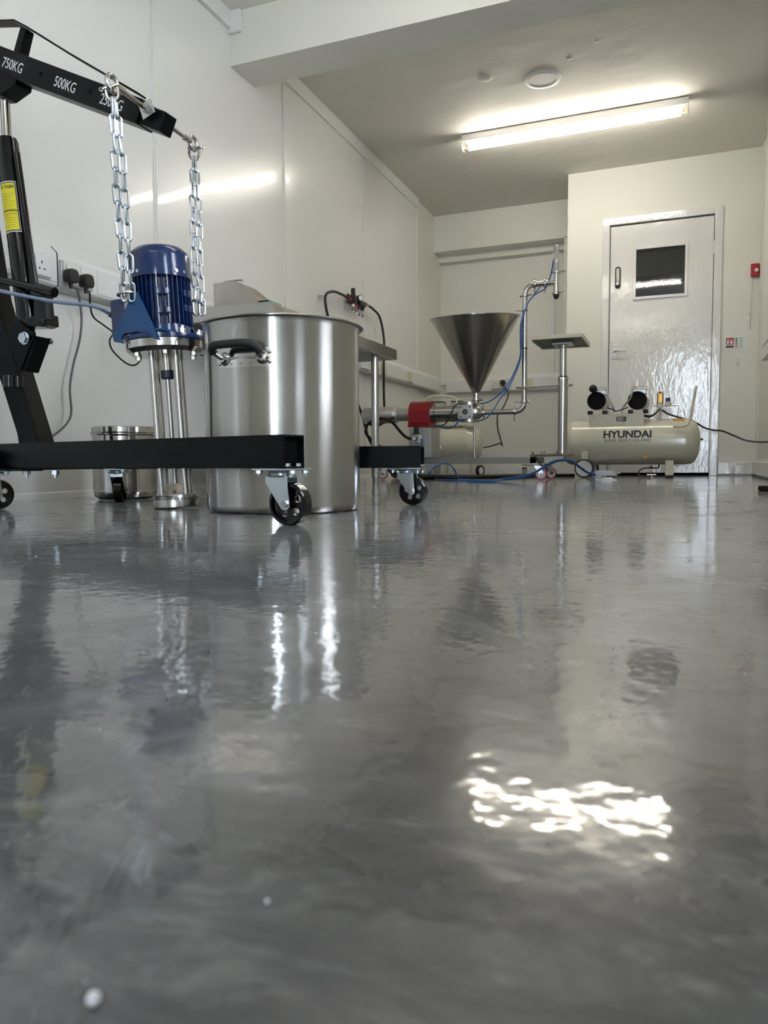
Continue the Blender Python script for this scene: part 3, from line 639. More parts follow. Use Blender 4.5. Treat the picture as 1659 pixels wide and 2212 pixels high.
# ------------------------------------------------------------------ the blue motor mixer
t = thing('immersion_mixer', 'blue electric motor mixer with steel rods and perforated head, hanging from the chains', 'mixer', (-1.318, 1.735, 0))
a0 = Vector((-1.318, 1.735, 0.001)); a1 = Vector((-1.349, 1.722, 0.70)); az = (a1-a0).normalized()
MX = basis(a0, Vector((1, 0, 0))-az*az.x, Vector((0, 1, 0))-az*az.y)
MX = Matrix.Translation(a0) @ az.to_track_quat('Z', 'Y').to_matrix().to_4x4()
ROT = Matrix.Rotation(-radians(0), 4, 'Z')
xq = (MX.to_3x3().inverted() @ Vector((1, 0, 0))); MX = MX @ Matrix.Rotation(math.atan2(xq.y, xq.x), 4, 'Z')
def mb(): m_ = MB(); m_.M = MX; return m_
def L_(fn, name, m, *a, **k): q = mb(); getattr(q, fn)(*a, **k); return q.build(name, m, t)
h = mb(); h.lathe([(0.0605, 0.003), (0.0635, 0.0045), (0.0635, 0.037), (0.0625, 0.0385), (0.030, 0.0385), (0.030, 0.032), (0.058, 0.030), (0.058, 0.003), (0.0605, 0.003)], (0, 0, 0), (0, 0, 1), 56, False); h = h.build('mixing_head', STEELM, t)
q = mb()
for i in range(44): a = 2*pi*i/44; v = Vector((cos(a), sin(a), 0)); q.cyl(v*0.0625+Vector((0, 0, 0.0275)), v*0.0638+Vector((0, 0, 0.0275)), 0.0018, n=8)
q = q.build('perforations', VOID, h); q['kind'] = 'stuff'
q = mb(); q.lathe([(0.0, 0.068), (0.013, 0.068), (0.040, 0.0385), (0.0, 0.0385)], (0, 0, 0), (0, 0, 1), 40); q = q.build('rotor_cone', BOXST, t)
q2_ = mb(); v = Vector((0.50, -0.86, 0)); q2_.obox(v*0.033+Vector((0, 0, 0.037)), v*0.033+Vector((0, 0, 0.050)), 0.009, 0.010, 0.001, side=(0.86, 0.5, 0)); q2_.build('clamp_screw', IRON, q)
th0 = math.atan2(0.60, 0.80)
for k in range(4):
    a = th0+radians(35+90*k); L_('cyl', 'rod', STEEL, (0.046*cos(a), 0.046*sin(a), 0.036), (0.046*cos(a), 0.046*sin(a), 0.432), 0.0085, n=24)
L_('cyl', 'shaft', STEELM, (0, 0, 0.066), (0, 0, 0.372), 0.0068, n=20)
L_('lathe', 'coupling', STEEL, [(0, 0.382), (0.0165, 0.382), (0.0175, 0.43), (0, 0.43)], (0, 0, 0), (0, 0, 1), 32)
L_('lathe', 'seal_collar', IRON, [(0, 0.360), (0.015, 0.360), (0.0175, 0.363), (0.0175, 0.383), (0, 0.383)], (0, 0, 0), (0, 0, 1), 32)
fl_ = mb(); fl_.lathe([(0, 0.427), (0.094, 0.427), (0.1045, 0.436), (0.1065, 0.438), (0.1065, 0.458), (0.105, 0.460), (0, 0.460)], (0, 0, 0), (0, 0, 1), 72); fl_ = fl_.build('steel_flange', STEEL, t)
q = mb(); q.lathe([(0.0, 0.430), (0.1072, 0.430), (0.1072, 0.432), (0.0, 0.432)], (0, 0, 0), (0, 0, 1), 72)
q = mb()
for k in range(6): a = th0+radians(30+60*k); q.hex((0.086*cos(a), 0.086*sin(a), 0.428), (0.086*cos(a), 0.086*sin(a), 0.4185), 0.0085)
q.build_each('flange_bolt', STEELM, fl_)
L_('lathe', 'motor_flange', BLUE, [(0, 0.4605), (0.107, 0.4605), (0.107, 0.472), (0.100, 0.474), (0.072, 0.476), (0.070, 0.502), (0, 0.502)], (0, 0, 0), (0, 0, 1), 72)
q = mb(); q.lathe([(0, 0.500), (0.0655, 0.500), (0.0655, 0.640), (0, 0.640)], (0, 0, 0), (0, 0, 1), 48)
for k in range(36):
    a = 2*pi*k/36; v = Vector((cos(a), sin(a), 0)); q.obox(v*0.072+Vector((0, 0, 0.503)), v*0.072+Vector((0, 0, 0.641)), 0.0024, 0.016, side=(-sin(a), cos(a), 0))
mbody = q.build('motor_body', BLUE, t)
q = mb()
for az_, hs_ in ((radians(-50), (0.585, 0.535)), (radians(5), (0.585, 0.545)), (radians(-24), ())):
    for off in (-0.13, 0.13):
        for z in hs_:
            a = az_+off; v = Vector((cos(a), sin(a), 0)); q.obox(v*0.074+Vector((0, 0, z-0.009)), v*0.074+Vector((0, 0, z+0.009)), 0.013, 0.018, 0.002, side=(-sin(a), cos(a), 0))
q.build_each('mounting_pad', BLUE, mbody)
q = mb(); q.lathe([(0.079, 0.628), (0.0835, 0.628), (0.0835, 0.686), (0.080, 0.697), (0.066, 0.711), (0.060, 0.7125), (0.0, 0.7125), (0, 0.708), (0.06, 0.706), (0.077, 0.69), (0.079, 0.628)], (0, 0, 0), (0, 0, 1), 64, False); cw = q.build('fan_cowl', BLUE, t)
q = mb()
for k in range(4): a = radians(-95+90*k); v = Vector((cos(a), sin(a), 0)); q.cyl(v*0.083+Vector((0, 0, 0.640)), v*0.0865+Vector((0, 0, 0.640)), 0.0042, n=14)
for k in (radians(-22), ): v = Vector((cos(k), sin(k), 0)); q.cyl(v*0.083+Vector((0, 0, 0.640)), v*0.0865+Vector((0, 0, 0.640)), 0.0042, n=14)
q.build_each('cowl_screw', ZINC, cw)
# terminal box on the far left side, with its cable gland
jx = mb(); jx.box((-0.135, -0.055, 0.475), (-0.062, 0.035, 0.585), 0.006, 3); jx = jx.build('terminal_box', BLUE, t)
q = mb(); q.cyl((-0.132, -0.02, 0.552), (-0.150, -0.02, 0.552), 0.0125, n=20); q.hex((-0.148, -0.02, 0.552), (-0.158, -0.02, 0.552), 0.011); q.cyl((-0.157, -0.02, 0.552), (-0.166, -0.02, 0.553), 0.009, 0.007); q.build('cable_gland', BLACKM, jx)
gl = MX @ Vector((-0.160, -0.02, 0.553))
q = mb(); q.box((-0.058, -0.085, 0.545), (-0.035, -0.08, 0.595), 0.001); q.obox((-0.048, -0.086, 0.515), (-0.048, -0.086, 0.59), 0.03, 0.003, 0.0005, side=(0.9, -0.4, 0)); q.build('rating_plate', ALU, mbody)
# lifting brackets either side
out = [(-1.4255,0.4542), (-1.4296,0.4681), (-1.3652,0.5697), (-1.3603,0.5801), (-1.3450,0.5800), (-1.2842,0.4657), (-1.2772,0.4520), (-1.3010,0.4560), (-1.3125,0.4712), (-1.3472,0.4760), (-1.3888,0.4740), (-1.4000,0.4661), (-1.4003,0.4575), (-1.3929,0.4472)]
for yy, s_ in ((1.626, -1), (1.818, 1)):
    g_ = MB(); g_.prism(out, yy-0.003, yy+0.003, 'XZ', 0.001)
    g_.box((out[6][0]-0.022, min(yy, yy-s_*0.035), 0.475), (out[6][0]+0.012, max(yy, yy-s_*0.035), 0.481), 0.001); g_.box((out[0][0]-0.002, min(yy, yy-s_*0.03), 0.473), (out[0][0]+0.02, max(yy, yy-s_*0.03), 0.479), 0.001)
    g_ = g_.build('lifting_bracket', BLUE2, t)
    cx_ = out[3][0]-0.020; lz = out[3][1]-0.006
    w_ = MB(); w_.lathe([(0.010, -0.002), (0.024, -0.002), (0.024, 0.002), (0.010, 0.002), (0.010, -0.002)], (cx_+0.006, yy+s_*0.010, lz), (-0.15, 0, 1), 28, False); w_.build('lug_washer', STEELM, g_)
q = mb()
for a, r_ in ((radians(-82), 0.092), (radians(-128), 0.094), (radians(-22), 0.094), (radians(30), 0.094), (radians(170), 0.094)):
    c_ = Vector((cos(a), sin(a), 0))*r_; q.hex(c_+Vector((0, 0, 0.473)), c_+Vector((0, 0, 0.486)), 0.0088); q.cyl(c_+Vector((0, 0, 0.485)), c_+Vector((0, 0, 0.493)), 0.0045, n=12)
q.build_each('flange_nut', ZINC, t, 2)
cb = MB(); cb.tube([gl, V((-1.5285,1.6600,0.5642)), V((-1.6218,1.6200,0.5757)), V((-1.6912,1.5900,0.5896)), V((-1.7714,1.5700,0.6090)), V((-1.8523,1.5500,0.6324)), (-2.1, 1.40, 0.45), (-2.12, 1.2, 0.1), (-2.10, 1.0, 0.006)], 0.0052, 12)
tag(cb.build('motor_cable', CABLEB), 'thick blue-grey cable running left from the blue motor past the pump', 'cable')

# ------------------------------------------------------------------ big stock pot
PC = Vector((-0.992, 1.768, 0)); PR = 0.204; PH = 0.478
t = thing('stock_pot', 'tall brushed steel stock pot with a black gripped side handle, standing between the crane legs', 'pot', PC)
q = MB(); q.lathe([(0, 0), (PR-0.012, 0), (PR-0.004, 0.003), (PR-0.001, 0.010), (PR-0.0005, 0.02), (PR, 0.1), (PR, 0.3), (PR, PH-0.012), (PR+0.003, PH-0.003), (PR+0.0125, PH), (PR+0.0130, PH+0.002), (PR+0.011, PH+0.0035), (PR+0.002, PH+0.002), (PR-0.003, PH-0.005), (PR-0.004, PH-0.02), (PR-0.004, 0.01), (0, 0.008)], PC, (0, 0, 1), 160)
q.build('pot_body', BRUSH, t)
def pot_handle(ang, ph, parent):
    """ang: outward direction azimuth from +X"""
    o = Vector((cos(ang), sin(ang), 0)); s_ = Vector((-sin(ang), cos(ang), 0)); u = Vector((0, 0, 1))
    def P(a, z, off=0): b = ang+a/PR; return PC+Vector((cos(b), sin(b), 0))*(PR+off)+u*z
    q = MB(); vs = []; fs = []; n = 26; zc = ph
    hl_ = 0.080
    for i in range(n+1):
        a = -hl_+2*hl_*i/n; e = min(a+hl_, hl_-a); hh = 0.0235 if e > 0.022 else 0.0065+sqrt(max(0, 0.022**2-(0.022-e)**2))*0.017/0.022
        for off in (0.0, 0.0018):
            for z in (-hh, hh): vs.append(P(a, zc+z, off))
    for i in range(n):
        k = i*4; fs += [(k+2, k+6, k+7, k+3), (k+3, k+7, k+5, k+1), (k, k+4, k+6, k+2), (k, k+1, k+5, k+4)]
    fs += [(0, 2, 3, 1), (n*4, n*4+1, n*4+3, n*4+2)]
    q.add(vs, fs); hp = q.build('handle_plate', STEEL, parent, 30)
    q = MB()
    for a in (-0.052, 0.052): q.lathe([(0, 0), (0.0175, 0), (0.015, 0.006), (0.010, 0.012), (0, 0.013)], P(a, zc, 0.001), P(a, zc, 1)-P(a, zc, 0), 24)
    q.build_each('boss', STEEL, hp); q = MB()
    for a in (-0.070, 0.070):
        for z in (-0.011, 0.012): q.ball(P(a, zc+z, 0.001), 0.0052, 12)
    q.build_each('rivet', STEEL, hp); q = MB(); q.obox(P(-0.05, zc, 0.004), P(0.05, zc, 0.004), 0.008, 0.008, 0.003); q.build('pressed_rib', STEEL, hp)
    q = MB()
    for a in (-0.032, -0.005, 0.022):
        for z in (-0.014, 0.014): q.cyl(P(a, zc+z, 0.0015), P(a, zc+z, 0.0022), 0.0016, n=10)
    q.build_each('weld_dot', IRON, hp)
    hpts = [P(-0.050, zc, 0.008), P(-0.052, zc+0.003, 0.020), P(-0.055, zc+0.014, 0.036), P(-0.050, zc+0.024, 0.043), P(-0.035, zc+0.027, 0.045), P(0, zc+0.027, 0.047), P(0.03, zc+0.027, 0.045), P(0.044, zc+0.024, 0.042), P(0.052, zc+0.012, 0.034), P(0.051, zc+0.002, 0.02), P(0.050, zc, 0.008)]
    hd = MB(); hd.tube(hpts, 0.0058, 14, 6); hd = hd.build('handle', STEELM, parent)
    gr = MB(); gr.tube([P(-0.0545, zc+0.010, 0.034), P(-0.054, zc+0.018, 0.0405), P(-0.047, zc+0.026, 0.044), P(-0.03, zc+0.027, 0.0455), P(0, zc+0.027, 0.047), P(0.025, zc+0.027, 0.0455), P(0.040, zc+0.025, 0.043), P(0.0505, zc+0.015, 0.036), P(0.0525, zc+0.008, 0.031)], 0.0098, 18, 6); gr.build('grip', RUBBER, hd)
ang0 = radians(-88.5)
pot_handle(ang0, 0.380, t); pot_handle(ang0+pi, 0.380, t)
# valve stub low on the left side of the pot
q = MB(); q.cyl((-1.190, 1.79, 0.045), (-1.225, 1.80, 0.045), 0.013); q.cyl((-1.222, 1.80, 0.045), (-1.245, 1.805, 0.045), 0.010); q.cyl((-1.215, 1.797, 0.055), (-1.215, 1.797, 0.078), 0.0035); q.obox((-1.215, 1.797, 0.078), (-1.203, 1.79, 0.082), 0.006, 0.004, 0.001); q.build('drain_valve', STEELM, t)

# ------------------------------------------------------------------ small lidded pot
QC = Vector((-1.825, 2.115, 0)); QR = 0.1085
t = thing('lidded_pot', 'small squat steel pot with a shiny flat lid, behind the crane leg near the wall', 'pot', QC)
pr = [(0, 0.002), (QR-0.018, 0.002), (QR-0.006, 0.010), (QR, 0.028)]
for i in range(30): z = 0.03+i*0.0063; pr += [(QR, z), (QR-0.0007, z+0.0032)]
pr += [(QR, 0.222), (QR+0.004, 0.226), (QR+0.004, 0.229), (0, 0.229)]
q = MB(); q.lathe(pr, QC, (0, 0, 1), 72); q.build('pot_body', STEEL, t)
q = MB(); q.lathe([(0, 0.2295), (QR+0.005, 0.2295), (QR+0.006, 0.232), (QR+0.001, 0.234), (QR, 0.250), (QR-0.004, 0.253), (0, 0.254)], QC, (0, 0, 1), 72); q.build('lid', STEEL, t)
# ------------------------------------------------------------------ steel table along the left wall
TX0, TX1, TY0, TY1, TZ = -2.068, -1.56, 2.69, 4.146, 0.778
t = thing('steel_table', 'long stainless steel work table against the left wall behind the stock pot', 'table', (-1.84, 3.4, 0))
q = MB(); q.box((TX0, TY0, TZ-0.004), (TX1, TY1, TZ), 0.001); q.box((TX1-0.004, TY0, TZ-0.058), (TX1, TY1, TZ-0.003), 0.001); q.box((TX0, TY0, TZ-0.058), (TX1-0.004, TY0+0.004, TZ-0.003), 0.001)
q.box((TX0, TY1-0.004, TZ-0.058), (TX1-0.004, TY1, TZ-0.003), 0.001); q.box((TX0, TY0, TZ-0.058), (TX0+0.004, TY1, TZ-0.003)); q.box((TX1-0.022, TY0, TZ-0.058), (TX1-0.004, TY1, TZ-0.055)); q.box((TX0, TY0+0.004, TZ-0.058), (TX1, TY0+0.02, TZ-0.055)); q.build('table_top', TABST, t)
for y in (3.1, 3.75): B_('stiffener', STEELM, t, 'box', (TX0+0.01, y-0.03, TZ-0.03), (TX1-0.02, y+0.03, TZ-0.004), 0.002)
for x in (-1.62, -2.02):
    for y in (3.03, 3.95):
        q = MB(); q.cyl((x, y, 0.085), (x, y, TZ-0.02), 0.0215, n=28); lg = q.build('leg', STEELM, t)
        q = MB(); q.lathe([(0, 0), (0.016, 0), (0.0175, 0.004), (0.0175, 0.03), (0.0225, 0.034), (0.024, 0.085), (0, 0.085)], (x, y, 0), (0, 0, 1), 28); q.build('foot', ALU, lg)
q = MB(); q.box((TX0+0.02, TY0+0.06, 0.155), (TX1-0.03, TY1-0.14, 0.185), 0.002); q.build('under_shelf', TABST, t)
q = MB(); rnd = random.Random(4); vs = []; fs = []; nx, ny = 16, 20
for i in range(nx+1):
    for j in range(ny+1):
        u, v = i/nx, j/ny; e = min(u, 1-u, v, 1-v)
        vs.append((-1.98+0.34*u, 3.30+0.55*v, 0.187+min(1, e*8)*(0.028+0.014*rnd.random()+0.006*sin(u*9)*cos(v*11))))
for i in range(nx):
    for j in range(ny): k = i*(ny+1)+j; fs.append((k, k+ny+1, k+ny+2, k+1))
vs += [(-1.98, 3.30, 0.186), (-1.64, 3.30, 0.186), (-1.64, 3.85, 0.186), (-1.98, 3.85, 0.186)]; k = len(vs)
fs.append((k-4, k-1, k-2, k-3)); q.add(vs, fs)
tag(q.build('plastic_bag', BAGM), 'crumpled thin white plastic bag lying on the table under shelf', 'bag')
# sloping steel control box on the table
YB = 2.86
t = thing('control_box', 'dull steel box with a sloping front and bar handle on the table behind the pot', 'box', (-1.92, 2.93, TZ))
bp = [(-1.9473,0.8043), (-1.9442,0.9222), (-1.8335,0.9214), (-1.7375,0.8463), (-1.7385,0.7997)]
bp[0] = (bp[0][0], TZ+0.001); bp[4] = (bp[3][0], TZ+0.001); bp[1] = (bp[0][0], bp[1][1])
q = MB(); q.prism(bp, YB, YB+0.17, 'XZ', 0.0015); cbx = q.build('housing', BOXST, t)
hz = bp[2][1]; h0 = V(bp[2][0]-0.045, YB+0.04, hz+0.002)
q = MB(); ha, hb = (-1.9479,2.9500,0.9516), (-1.8549,2.9500,0.9327); q.tube([(ha[0], 2.95, hz-0.002), (ha[0], 2.95, hz+0.018), (ha[0]+0.006, 2.95, hz+0.026), (hb[0]-0.006, 2.95, hz+0.026), (hb[0], 2.95, hz+0.018), (hb[0], 2.95, hz-0.03)], 0.0045, 10, 4); q.build('handle', STEELM, t)
q = MB(); q.cyl((bp[0][0]+0.007, YB-0.0015, TZ+0.095), (bp[0][0]+0.007, YB+0.002, TZ+0.095), 0.0022, n=10); q.build('screw', STEEL, cbx)
t = thing('plastic_case', 'small black plastic case with a teal edge beside the steel control box', 'case', (-1.70, 2.88, TZ))
ks = 0.0
q = MB(); p0, p1 = (-1.7223,0.8223), (-1.6490,0.8201)
q.prism([(p0[0], TZ+0.0005), (p0[0]+0.002, TZ+0.028), (p0[0]+0.018, TZ+0.045), (p1[0]-0.008, TZ+0.044), (p1[0]-0.006, TZ+0.0005)], 2.84, 2.94, 'XZ', 0.003); q.build('case_body', BLACKM, t)
q = MB(); q.box((p1[0]-0.0055, 2.842, TZ+0.0005), (p1[0], 2.94, TZ+0.043), 0.002); q.build('teal_edge', TEAL, t)
q = MB(); q.prism([(p1[0]+0.0005, TZ+0.0005), (p1[0]+0.0005, TZ+0.040), (p1[0]+0.018, TZ+0.012), (p1[0]+0.018, TZ+0.0005)], 2.85, 2.93, 'XZ', 0.001); q.build('sloped_end', BLACKM, t)

# ------------------------------------------------------------------ dado trunking with sockets
def trunk_prof(x): return [(x, 0.756), (x+0.020, 0.757), (x+0.045, 0.763), (x+0.049, 0.768), (x+0.049, 0.876), (x+0.045, 0.884), (x+0.022, 0.906), (x, 0.906)]
t = thing('cable_trunking', 'long white dado trunking running along the left wall at socket height', 'trunking', (XL, 3.0, 0.765))
B_('trunking_body', WHITEP, t, 'prism', trunk_prof(XL+0.003), -1.5, 6.72, 'XZ')
lx = XL+0.0525
for a_, b_ in ((-1.4, 0.9), (0.905, 2.100), (2.30, 4.78), (5.31, 6.70)): B_('lid', WHITEP, t, 'box', (lx, a_, 0.775), (lx+0.003, b_, 0.866), 0.001)
q = MB()
pf = trunk_prof(XL+0.004)
q.prism([(u+0.002*(1 if i not in (0, 7) else 0), v) for i, (u, v) in enumerate(pf)], 2.103, 2.1055, 'XZ'); q.build('end_joint', IRON, t)
t2 = thing('cable_trunking', 'short white dado trunking across the alcove wall behind the hopper', 'trunking', (-1.5, YA, 0.765))
q = MB(); q.prism([(YA-0.001, 0.757), (YA-0.024, 0.757), (YA-0.052, 0.774), (YA-0.052, 0.882), (YA-0.048, 0.890), (YA-0.024, 0.912), (YA-0.001, 0.912)], XL+0.06, -0.98, 'YZ'); q.build('trunking_body', WHITEP, t2)
B_('lid', WHITEP, t2, 'box', (XL+0.10, YA-0.0555, 0.790), (-0.985, YA-0.0525, 0.872), 0.001)
def socket(y0, y1, z0, z1, label, single=False, m=WHITEP, used=(), group=None):
    x = lx; zc = (z0+z1)/2
    s_ = thing('wall_socket', label, 'socket', (x, (y0+y1)/2, zc), group)
    B_('back_box', m, s_, 'box', (x+0.0005, y0-0.004, z0-0.003), (x+0.012, y1+0.004, z1+0.003), 0.003)
    B_('face_plate', m, s_, 'box', (x+0.0125, y0, z0), (x+0.020, y1, z1), 0.005, 3)
    n = 1 if single else 2
    for k in range(n):
        yc = y0+(y1-y0)*((k+0.5)/n)
        sw = yc-0.024 if (k == 0 or single) else yc+0.0*0-0.026
        B_('switch', m, s_, 'box', (x+0.0195, sw-0.005, zc+0.012), (x+0.0235, sw+0.005, zc+0.032), 0.001)
        if k in used: continue
        for dy, dz, a, b in ((0, 0.008, 0.0022, 0.005), (-0.011, -0.014, 0.0035, 0.0024), (0.011, -0.014, 0.0035, 0.0024)):
            B_('pin_hole', VOID, s_, 'box', (x+0.0196, yc+dy-a, zc+dz-b), (x+0.0204, yc+dy+a, zc+dz+b))
    return s_
socket(1.972, 2.058, 0.778, 0.856, 'white single socket on the left wall just left of the trunking joint, nothing plugged in', True)
s2 = socket(2.116, 2.262, 0.778, 0.856, 'white double socket on the left wall with two black plugs in it', used=(0, 1))
socket(4.825, 4.971, 0.775, 0.853, 'white double socket on trunking under the table end, the one nearer the pot')
socket(5.03, 5.150, 0.775, 0.853, 'white double socket on trunking just left of the steel table leg')
socket(5.225, 5.300, 0.775, 0.853, 'yellowed single socket on trunking just right of the steel table leg', True, IVORY)
socket(5.80, 5.884, 0.775, 0.853, 'yellowed single socket on the trunking near the far left corner', True, IVORY)
def asocket(x0, x1, label, n, m, used=()):
    y = YA-0.0560; s_ = thing('wall_socket', label, 'socket', ((x0+x1)/2, y, 0.83))
    B_('back_box', m, s_, 'box', (x0, y-0.010, 0.787), (x1, y-0.0005, 0.872), 0.003); B_('face_plate', m, s_, 'box', (x0+0.003, y-0.017, 0.790), (x1-0.003, y-0.0105, 0.869), 0.004)
    for k in range(n):
        xc = x0+(x1-x0)*(k+0.5)/n
        if k in used: continue
        for dx, dz, a, b in ((0, 0.008, 0.0025, 0.006), (-0.011, -0.014, 0.004, 0.003), (0.011, -0.014, 0.004, 0.003)): B_('pin_hole', VOID, s_, 'box', (xc+dx-a, y-0.0176, 0.83+dz-b), (xc+dx+a, y-0.0168, 0.83+dz+b))
    return s_
asocket(-1.640, -1.497, 'white double socket on the alcove trunking with one black plug in it', 2, WHITEP, (1,))
asocket(-1.348, -1.262, 'yellowed single socket on the alcove trunking right of the white double socket', 1, IVORY)
def plug(y, z, label, cord, m, r=0.0042):
    x = lx+0.0205; s_ = thing('power_plug', label, 'plug', (x, y, z))
    q = MB(); q.prism([(y-0.020, z-0.022), (y+0.020, z-0.022), (y+0.025, z-0.005), (y+0.022, z+0.018), (y+0.012, z+0.026), (y-0.012, z+0.026), (y-0.022, z+0.018), (y-0.025, z-0.005)], x, x+0.036, 'YZ', 0.006, 2); pb = q.build('plug_body', BLACKM, s_)
    q = MB(); q.cyl((x+0.014, y, z-0.020), (x+0.014, y+0.001, z-0.042), 0.0075, 0.0058, n=14); q.build('strain_relief', BLACKM, pb)
    q = MB(); q.tube([(x+0.014, y, z-0.038)]+cord, r, 10); q.build('cord', m, s_)
plug((-2.0450,2.1292,0.7988)[1], (-2.0450,2.1292,0.7988)[2], 'black plug with a grey cord, left one of the pair in the double socket',
     [(-2.0600,2.1607,0.7608), (-2.0700,2.1830,0.7244), (-2.1000,2.2209,0.6658), (-2.1000,2.2079,0.5868), (-2.1000,2.1713,0.4882), (-2.1000,2.1514,0.4014), (-2.1000,2.1542,0.3167), (-2.0800,2.1095,0.2716), (-2.0500,2.0238,0.2299), (-2.0500,1.9629,0.2010), (-2.0500,1.8643,0.1682), (-2.0700,1.7556,0.1526), (-2.10, 1.75, 0.10), (-2.1, 1.70, 0.006)], CABLEG)
plug((-2.0450,2.2038,0.7969)[1], (-2.0450,2.2038,0.7969)[2], 'black plug with a thin black cord, right one of the pair in the double socket',
     [(-2.0600,2.2228,0.7618), (-2.0750,2.2416,0.7190), (-2.0900,2.2728,0.6826), (-2.0900,2.3308,0.6591), (-2.0900,2.3758,0.6394), (-2.0900,2.3564,0.6077), (-2.0900,2.3701,0.5701), (-2.0900,2.4398,0.5314), (-2.0900,2.4945,0.5266), (-2.0900,2.5353,0.5541), (-2.1000,2.5727,0.6073), (-2.1000,2.6571,0.6266), (-2.1000,2.8514,0.6368), (-2.1000,3.1053,0.5952), (-2.1000,3.2191,0.4013), (-2.1, 3.2, 0.008)], BLACKM, 0.0034)
s_ = thing('power_plug', 'black plug in the alcove socket, its cord dropping behind the steel pipe', 'plug', (-1.533, YA-0.075, 0.84))
q = MB(); q.lathe([(0, 0), (0.026, 0), (0.025, 0.03), (0.018, 0.036), (0, 0.036)], (-1.533, YA-0.0745, 0.838), (0, -1, 0), 18); q.build('plug_body', BLACKM, s_)
q = MB(); q.tube([(-1.533, YA-0.09, 0.815), (-1.4615,6.7500,0.7300), (-1.4714,6.7000,0.6518), (-1.4866,6.6000,0.5757), (-1.5009,6.5000,0.5215), (-1.5005,6.5000,0.4081), (-1.4794,6.5000,0.3265), (-1.4360,6.4000,0.2512), (-1.4337,6.3000,0.2693), (-1.4901,6.2000,0.2448), (-1.5574,6.1500,0.2294), (-1.5922,6.1000,0.2021), (-1.62, 6.08, 0.16)], 0.0058, 8); q.build('cord', BLACKM, s_)

# ------------------------------------------------------------------ air filter regulator on the wall, with its hoses
XW = XL+0.05
t = thing('air_regulator', 'black air filter regulator with clear bowls and two black hoses, on the left wall', 'regulator', (-2.1000,4.7785,1.2283))
def pt(x, y, X=-2.10): return None
B_('mounting_plate', IRON, t, 'box', (XL+0.006, 4.72, 1.21), (XL+0.012, 4.92, 1.27), 0.001)
kn = V((-2.0900,4.7166,1.2155)); 
q = MB(); q.lathe([(0, 0), (0.022, 0), (0.022, 0.015), (0.015, 0.02), (0.015, 0.058), (0.012, 0.062), (0, 0.062)], kn+Vector((0, 0, 0.022)), (0, 0, 1), 24); q.build('adjusting_knob', BLACKM, t)
q = MB(); q.box(kn-Vector((0.022, 0.022, 0.022)), kn+Vector((0.022, 0.024, 0.0215)), 0.004); q.build('regulator_body', BLACKM, t)
g2_ = V((-2.0750,4.7772,1.2416)); q = MB(); q.cyl(g2_, g2_+Vector((0.02, -0.012, 0)), 0.021, n=24); gg = q.build('gauge', BLACKM, t)
q = MB(); q.cyl(g2_+Vector((0.0202, -0.0121, 0)), g2_+Vector((0.021, -0.0126, 0)), 0.017, n=24); q.build('dial', WHITEI, gg)
for (px_, py_, m, bl) in ((777, 654, BLACKM, 0.03), (786, 655, BLACKM, 0.035)): pass
bx1 = V((-2.0900,4.8271,1.2179)); q = MB(); q.box(bx1-Vector((0.018, 0.03, 0.016)), bx1+Vector((0.018, 0.075, 0.018)), 0.004); q.build('lubricator_body', BLACKM, t)
for i, (p, ln, mm) in enumerate((((-2.0900,4.7161,1.1968), 0.05, STEELM), ((-2.0900,4.7630,1.1994), 0.055, REDP), ((-2.0900,4.8187,1.2005), 0.055, BLACKM), ((-2.0900,4.8756,1.2015), 0.058, BLACKM))):
    p = V(p); q = MB(); q.lathe([(0, 0.0), (0.0105, 0.0), (0.0105, -ln*0.8), (0.007, -ln), (0, -ln)], p, (0, 0, 1), 18); bw = q.build('bowl', CLEAR, t)
    q = MB(); q.cyl(p+Vector((0, 0, 0.004)), p+Vector((0, 0, -0.022)), 0.0125, n=16); q.build('bowl_collar', mm if i != 0 else ALU, t)
    q = MB(); q.cyl(p+Vector((0, 0, -ln)), p+Vector((0, 0, -ln-0.010)), 0.0065, n=12); q.build('drain_nut', STEEL if i < 2 else BLACKM, t)
fa = V((-2.0900,4.6554,1.2190)); fb = V((-2.0900,4.9594,1.2365))
q = MB(); q.cyl(fa+Vector((0, -0.012, 0.002)), fa+Vector((0, 0.03, -0.002)), 0.011, n=14); q.build('inlet_fitting', REDP, t)
q = MB(); q.cyl(fb+Vector((0, -0.04, 0.004)), fb+Vector((0, 0.02, -0.004)), 0.009, n=14); q.build('outlet_fitting', STEELM, t)
q = MB(); q.tube([fa, (-2.0900,4.5299,1.2213), (-2.0900,4.4167,1.2161), (-2.0900,4.3278,1.1922), (-2.0950,4.2974,1.1636), (-2.0950,4.2963,1.1204), (-2.0950,4.3212,1.0588), (-2.0850,4.3392,0.9976), (-2.0720,4.4596,0.8085), (-2.0700,4.6352,0.6143), (-2.0700,4.7735,0.4830), (-2.0400,4.7988,0.3556), (-2.0000,4.7931,0.2553), (-1.9, 4.9, 0.05), (-1.8, 4.85, 0.012)], 0.0085, 12); q.build('hose', RUBBER, t)
q = MB(); q.tube([fb, (-2.0950,5.0832,1.2272), (-2.0950,5.1902,1.2030), (-2.0950,5.2537,1.1391), (-2.0850,5.2645,1.0477), (-2.0750,5.2476,0.9831), (-2.0700,5.2231,0.8361), (-2.0700,5.2202,0.6647), (-2.0700,5.2273,0.5277)], 0.0085, 12); q.build('hose', RUBBER, t)
for p in ((-2.1200,4.3289,1.1806), (-2.1200,5.2891,1.2051)):
    q = MB(); q.box((XL+0.001, p[1]-0.028, p[2]-0.008), (XL+0.05, p[1]-0.018+0.01, p[2]+0.004), 0.002); q.box((XL+0.045, p[1]-0.028, p[2]-0.008), (XL+0.052, p[1]+0.022, p[2]+0.002), 0.002); q.build('hose_clip', WHITEP, t)

